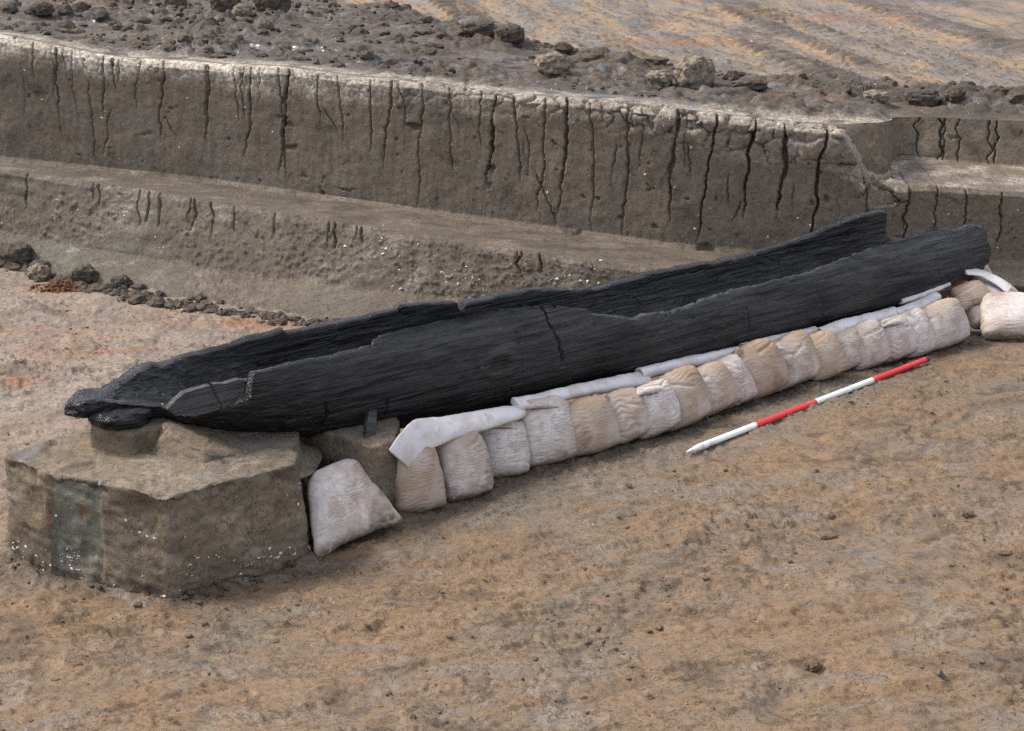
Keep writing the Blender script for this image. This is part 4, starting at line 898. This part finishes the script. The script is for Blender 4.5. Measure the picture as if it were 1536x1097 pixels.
clod((2.05, 6.98), (.027, .022, .018), 54, 'crumb', 'dark crumb standing alone on the soil right of the picture centre', .1, zf=gz)
clod((1.40, 6.82), (.036, .018, .009), 57, 'crumb', 'long dark flat crumb on the soil below the middle of the striped pole', .2, zf=gz)
clod((1.14, 5.70), (.034, .026, .018), 60, 'crumb', 'brown clod beside the small pit in the foreground soil', .4, zf=gz)
clod((1.52, 5.66), (.034, .02, .009), 63, 'crumb', 'dark flat crumb right of the small pit in the foreground', -.2, zf=gz)
clod((2.12, 6.62), (.03, .018, .009), 66, 'crumb', 'dark crumb near the right edge of the foreground soil', .2, zf=gz)

# ------------------------------------------------------------------ stuff nobody could count: crumbs, clods, shell flakes
def ico(sub):
    bm = bmesh.new(); bmesh.ops.create_icosphere(bm, subdivisions=sub, radius=1); bm.verts.ensure_lookup_table()
    v = np.array([q.co[:] for q in bm.verts]); f = np.array([[w.index for w in q.verts] for q in bm.faces]); bm.free(); return v, f
ICO = {1: ico(1), 2: ico(2)}
def scatter(name, pts, sizes, mat, label, seed, squash=.65):
    IV, IF = ICO[1 if name == 'soil_crumbs' else 2]
    rs = np.random.RandomState(seed); V = []; Fc = []; k = 0
    for p, s in zip(pts, sizes):
        v = IV*(1+.55*pn(IV[:, 0]*1.4+rs.uniform(0, 99), IV[:, 1]*1.4, IV[:, 2]*1.4, 3))[:, None]
        v = v*np.array([1, rs.uniform(.55, 1), rs.uniform(.5, 1)*squash])*s
        a = rs.uniform(0, 6.3); c_, s_ = math.cos(a), math.sin(a); v = v @ np.array([[c_, s_, 0], [-s_, c_, 0], [0, 0, 1]])
        V.append(v+np.array(p)+[0, 0, s*.05]); Fc.append(IF+k); k += len(IV)
    me = mesh_np(name, np.concatenate(V), np.zeros((0, 4), int), M[mat], smooth=True, tris=np.concatenate(Fc)); me.set_sharp_from_angle(angle=R(35))
    tag(obj(name, me), label, None, kind='stuff')
rs = np.random.RandomState(11)
pts = []; sz = []
for i in range(420):
    a, b = rs.normal()*.085, rs.normal()*.04; q = math.exp(-(a/.11)**2-(b/.05)**2)
    pts.append((-3.13+a, 11.36+b, gz(-3.13+a, 11.36+b)+.045*q*rs.rand())); sz.append(.005+.013*rs.rand()**2)
scatter('soil_heap', pts, sz, 'rust', 'small crumbly heap of rust-orange soil on the floor near the left edge', 13, .9)
_h = bpy.data.objects['soil_heap']; del _h['kind']; tag(_h, None, 'soil heap', 'single lumps of soil')
pts = []; sz = []
while len(pts) < 2600:
    y = rs.uniform(5.3, 11.0); x = rs.uniform(-.34, .34)*y*1.05
    if pn(np.array([x*.9]), np.array([y*.9]), 3, 41)[0] < rs.uniform(-.4, .5): continue
    pts.append((x, y, gz(x, y))); sz.append(.0045+.015*rs.rand()**4.5)
scatter('soil_crumbs', pts, sz, 'crumb', 'dark crumbs scattered over the scraped ground', 3)
pts = []; sz = []
while len(pts) < 900:
    x = rs.uniform(-4.6, 4.4); y = rs.uniform(11.4, 17.0); yb = float(tab(np.array([x]), YB, 1)[0])
    y0 = float(np.interp(x, PP[0, :, 0], PP[0, :, 1]))
    if y > yb+.1 or y < y0+.18: continue
    ridge = math.exp(-((y-yb+.15)/.22)**2) if x > -.5 else .3
    if rs.rand() > .15+ridge: continue
    pts.append((x, y, pz(x, y))); sz.append(.018+.065*rs.rand()**3.5)
scatter('dark_clods', pts, sz, 'clod', 'loose dark clods piled on the upper ground', 5, .8)
pts = []; sz = []
for i in range(620):
    x = rs.uniform(-4.0, -.9); y = float(tab(np.array([x]), BASE, 1)[0])-.05+rs.normal()*.06
    pts.append((x, y, gz(x, y))); sz.append(.012+.05*rs.rand()**2.5*(1 if x < -2 else .6))
for i in range(160):
    s = rs.uniform(-.1, 3.9); q = -.60+rs.normal()*.05; p = bw(s, q, 0); pts.append((p.x, p.y, gz(p.x, p.y))); sz.append(.006+.014*rs.rand()**3)
for i in range(150):
    f = rs.rand(); 
    a = (-2.25+f*.8, 6.83-f*.36) if rs.rand() < .6 else (-1.42+f*.5, 6.45+f*.34)
    x, y = a[0]+rs.normal()*.03, a[1]+rs.normal()*.04; pts.append((x, y, gz(x, y))); sz.append(.006+.016*rs.rand()**3)
scatter('foot_clods', pts, sz, 'clod', 'dark loose clods along the foot of the bank and the block', 7, .8)

def flakes(name, P, N, n, prob, seed, smin, smax, label):
    rs = np.random.RandomState(seed); flat = P.reshape(-1, 3); nf = N.reshape(-1, 3); pr = prob.ravel().astype(float); pr = pr/pr.sum()
    idx = rs.choice(len(flat), n, p=pr, replace=False); V = []; T = []; k = 0
    for i in idx:
        nn = nf[i]; a = np.cross(nn, rs.normal(size=3)); a /= np.linalg.norm(a)+1e-9; b = np.cross(nn, a); s = smin+(smax-smin)*rs.rand()**3
        m = 6; ang = np.sort(rs.uniform(0, 6.28, m)); asp = rs.uniform(.35, 1)
        ring = [flat[i]+nn*.001+s*(math.cos(q)*a+asp*math.sin(q)*b)*rs.uniform(.7, 1.1) for q in ang]
        V += ring+[flat[i]+nn*(.003+.35*s)]; T += [[k+j, k+(j+1) % m, k+m] for j in range(m)]; k += m+1
    me = mesh_np(name, np.array(V), np.zeros((0, 4), int), M['flake'], smooth=False, tris=T); tag(obj(name, me), label, None, kind='stuff')
X, Y, Z = BP[..., 0], BP[..., 1], BP[..., 2]; inx = (np.abs(X) < 4.2)
clu = sst(.12, .42, fbm(X*2.4, Z*5, Y, 3, 205))
flakes('bank_shells', BP, BN, 520, inx*((BSEG == 2)*(.15+3*clu*sst(-2.2, -.5, X)+clu)+(BSEG == 6)*(.05+.5*clu)+(BSEG == 4)*.35*clu), 3, .004, .017, 'white shell bits in the trench face')
X, Y, Z = BKP[..., 0], BKP[..., 1], BKP[..., 2]; clu = sst(.0, .35, fbm(X*6, Y*6, Z*9, 3, 206))
flakes('block_shells', BKP, BKN, 330, (Z < .30)*(Y < 7.0)*(.012+clu*sst(.12, -.02, Z)*sst(-.19, -.1, Z)+.02*clu), 5, .003, .013, 'white shell bits in the lower part of the clay block')
X, Y = np.meshgrid(GX, GY); gp = np.stack([X, Y, GZ], -1)[::2, ::2]; gn = np.zeros_like(gp); gn[..., 2] = 1
flakes('ground_shells', gp, gn, 260, (np.abs(gp[..., 0]) < 4)*(gp[..., 1] > 5.3)*(gp[..., 1] < 11)*1.0, 7, .002, .007, 'tiny white shell bits on the scraped ground')
gp = PP[::2, ::2]; gn = np.zeros_like(gp); gn[..., 2] = 1
flakes('upper_shells', gp, gn, 420, (np.abs(gp[..., 0]) < 5)*(gp[..., 1] < 17.5)*(.3+sst(0, .4, fbm(gp[..., 0], gp[..., 1]*1.3, 0, 3, 207))), 9, .004, .013, 'tiny white shell bits on the upper ground')
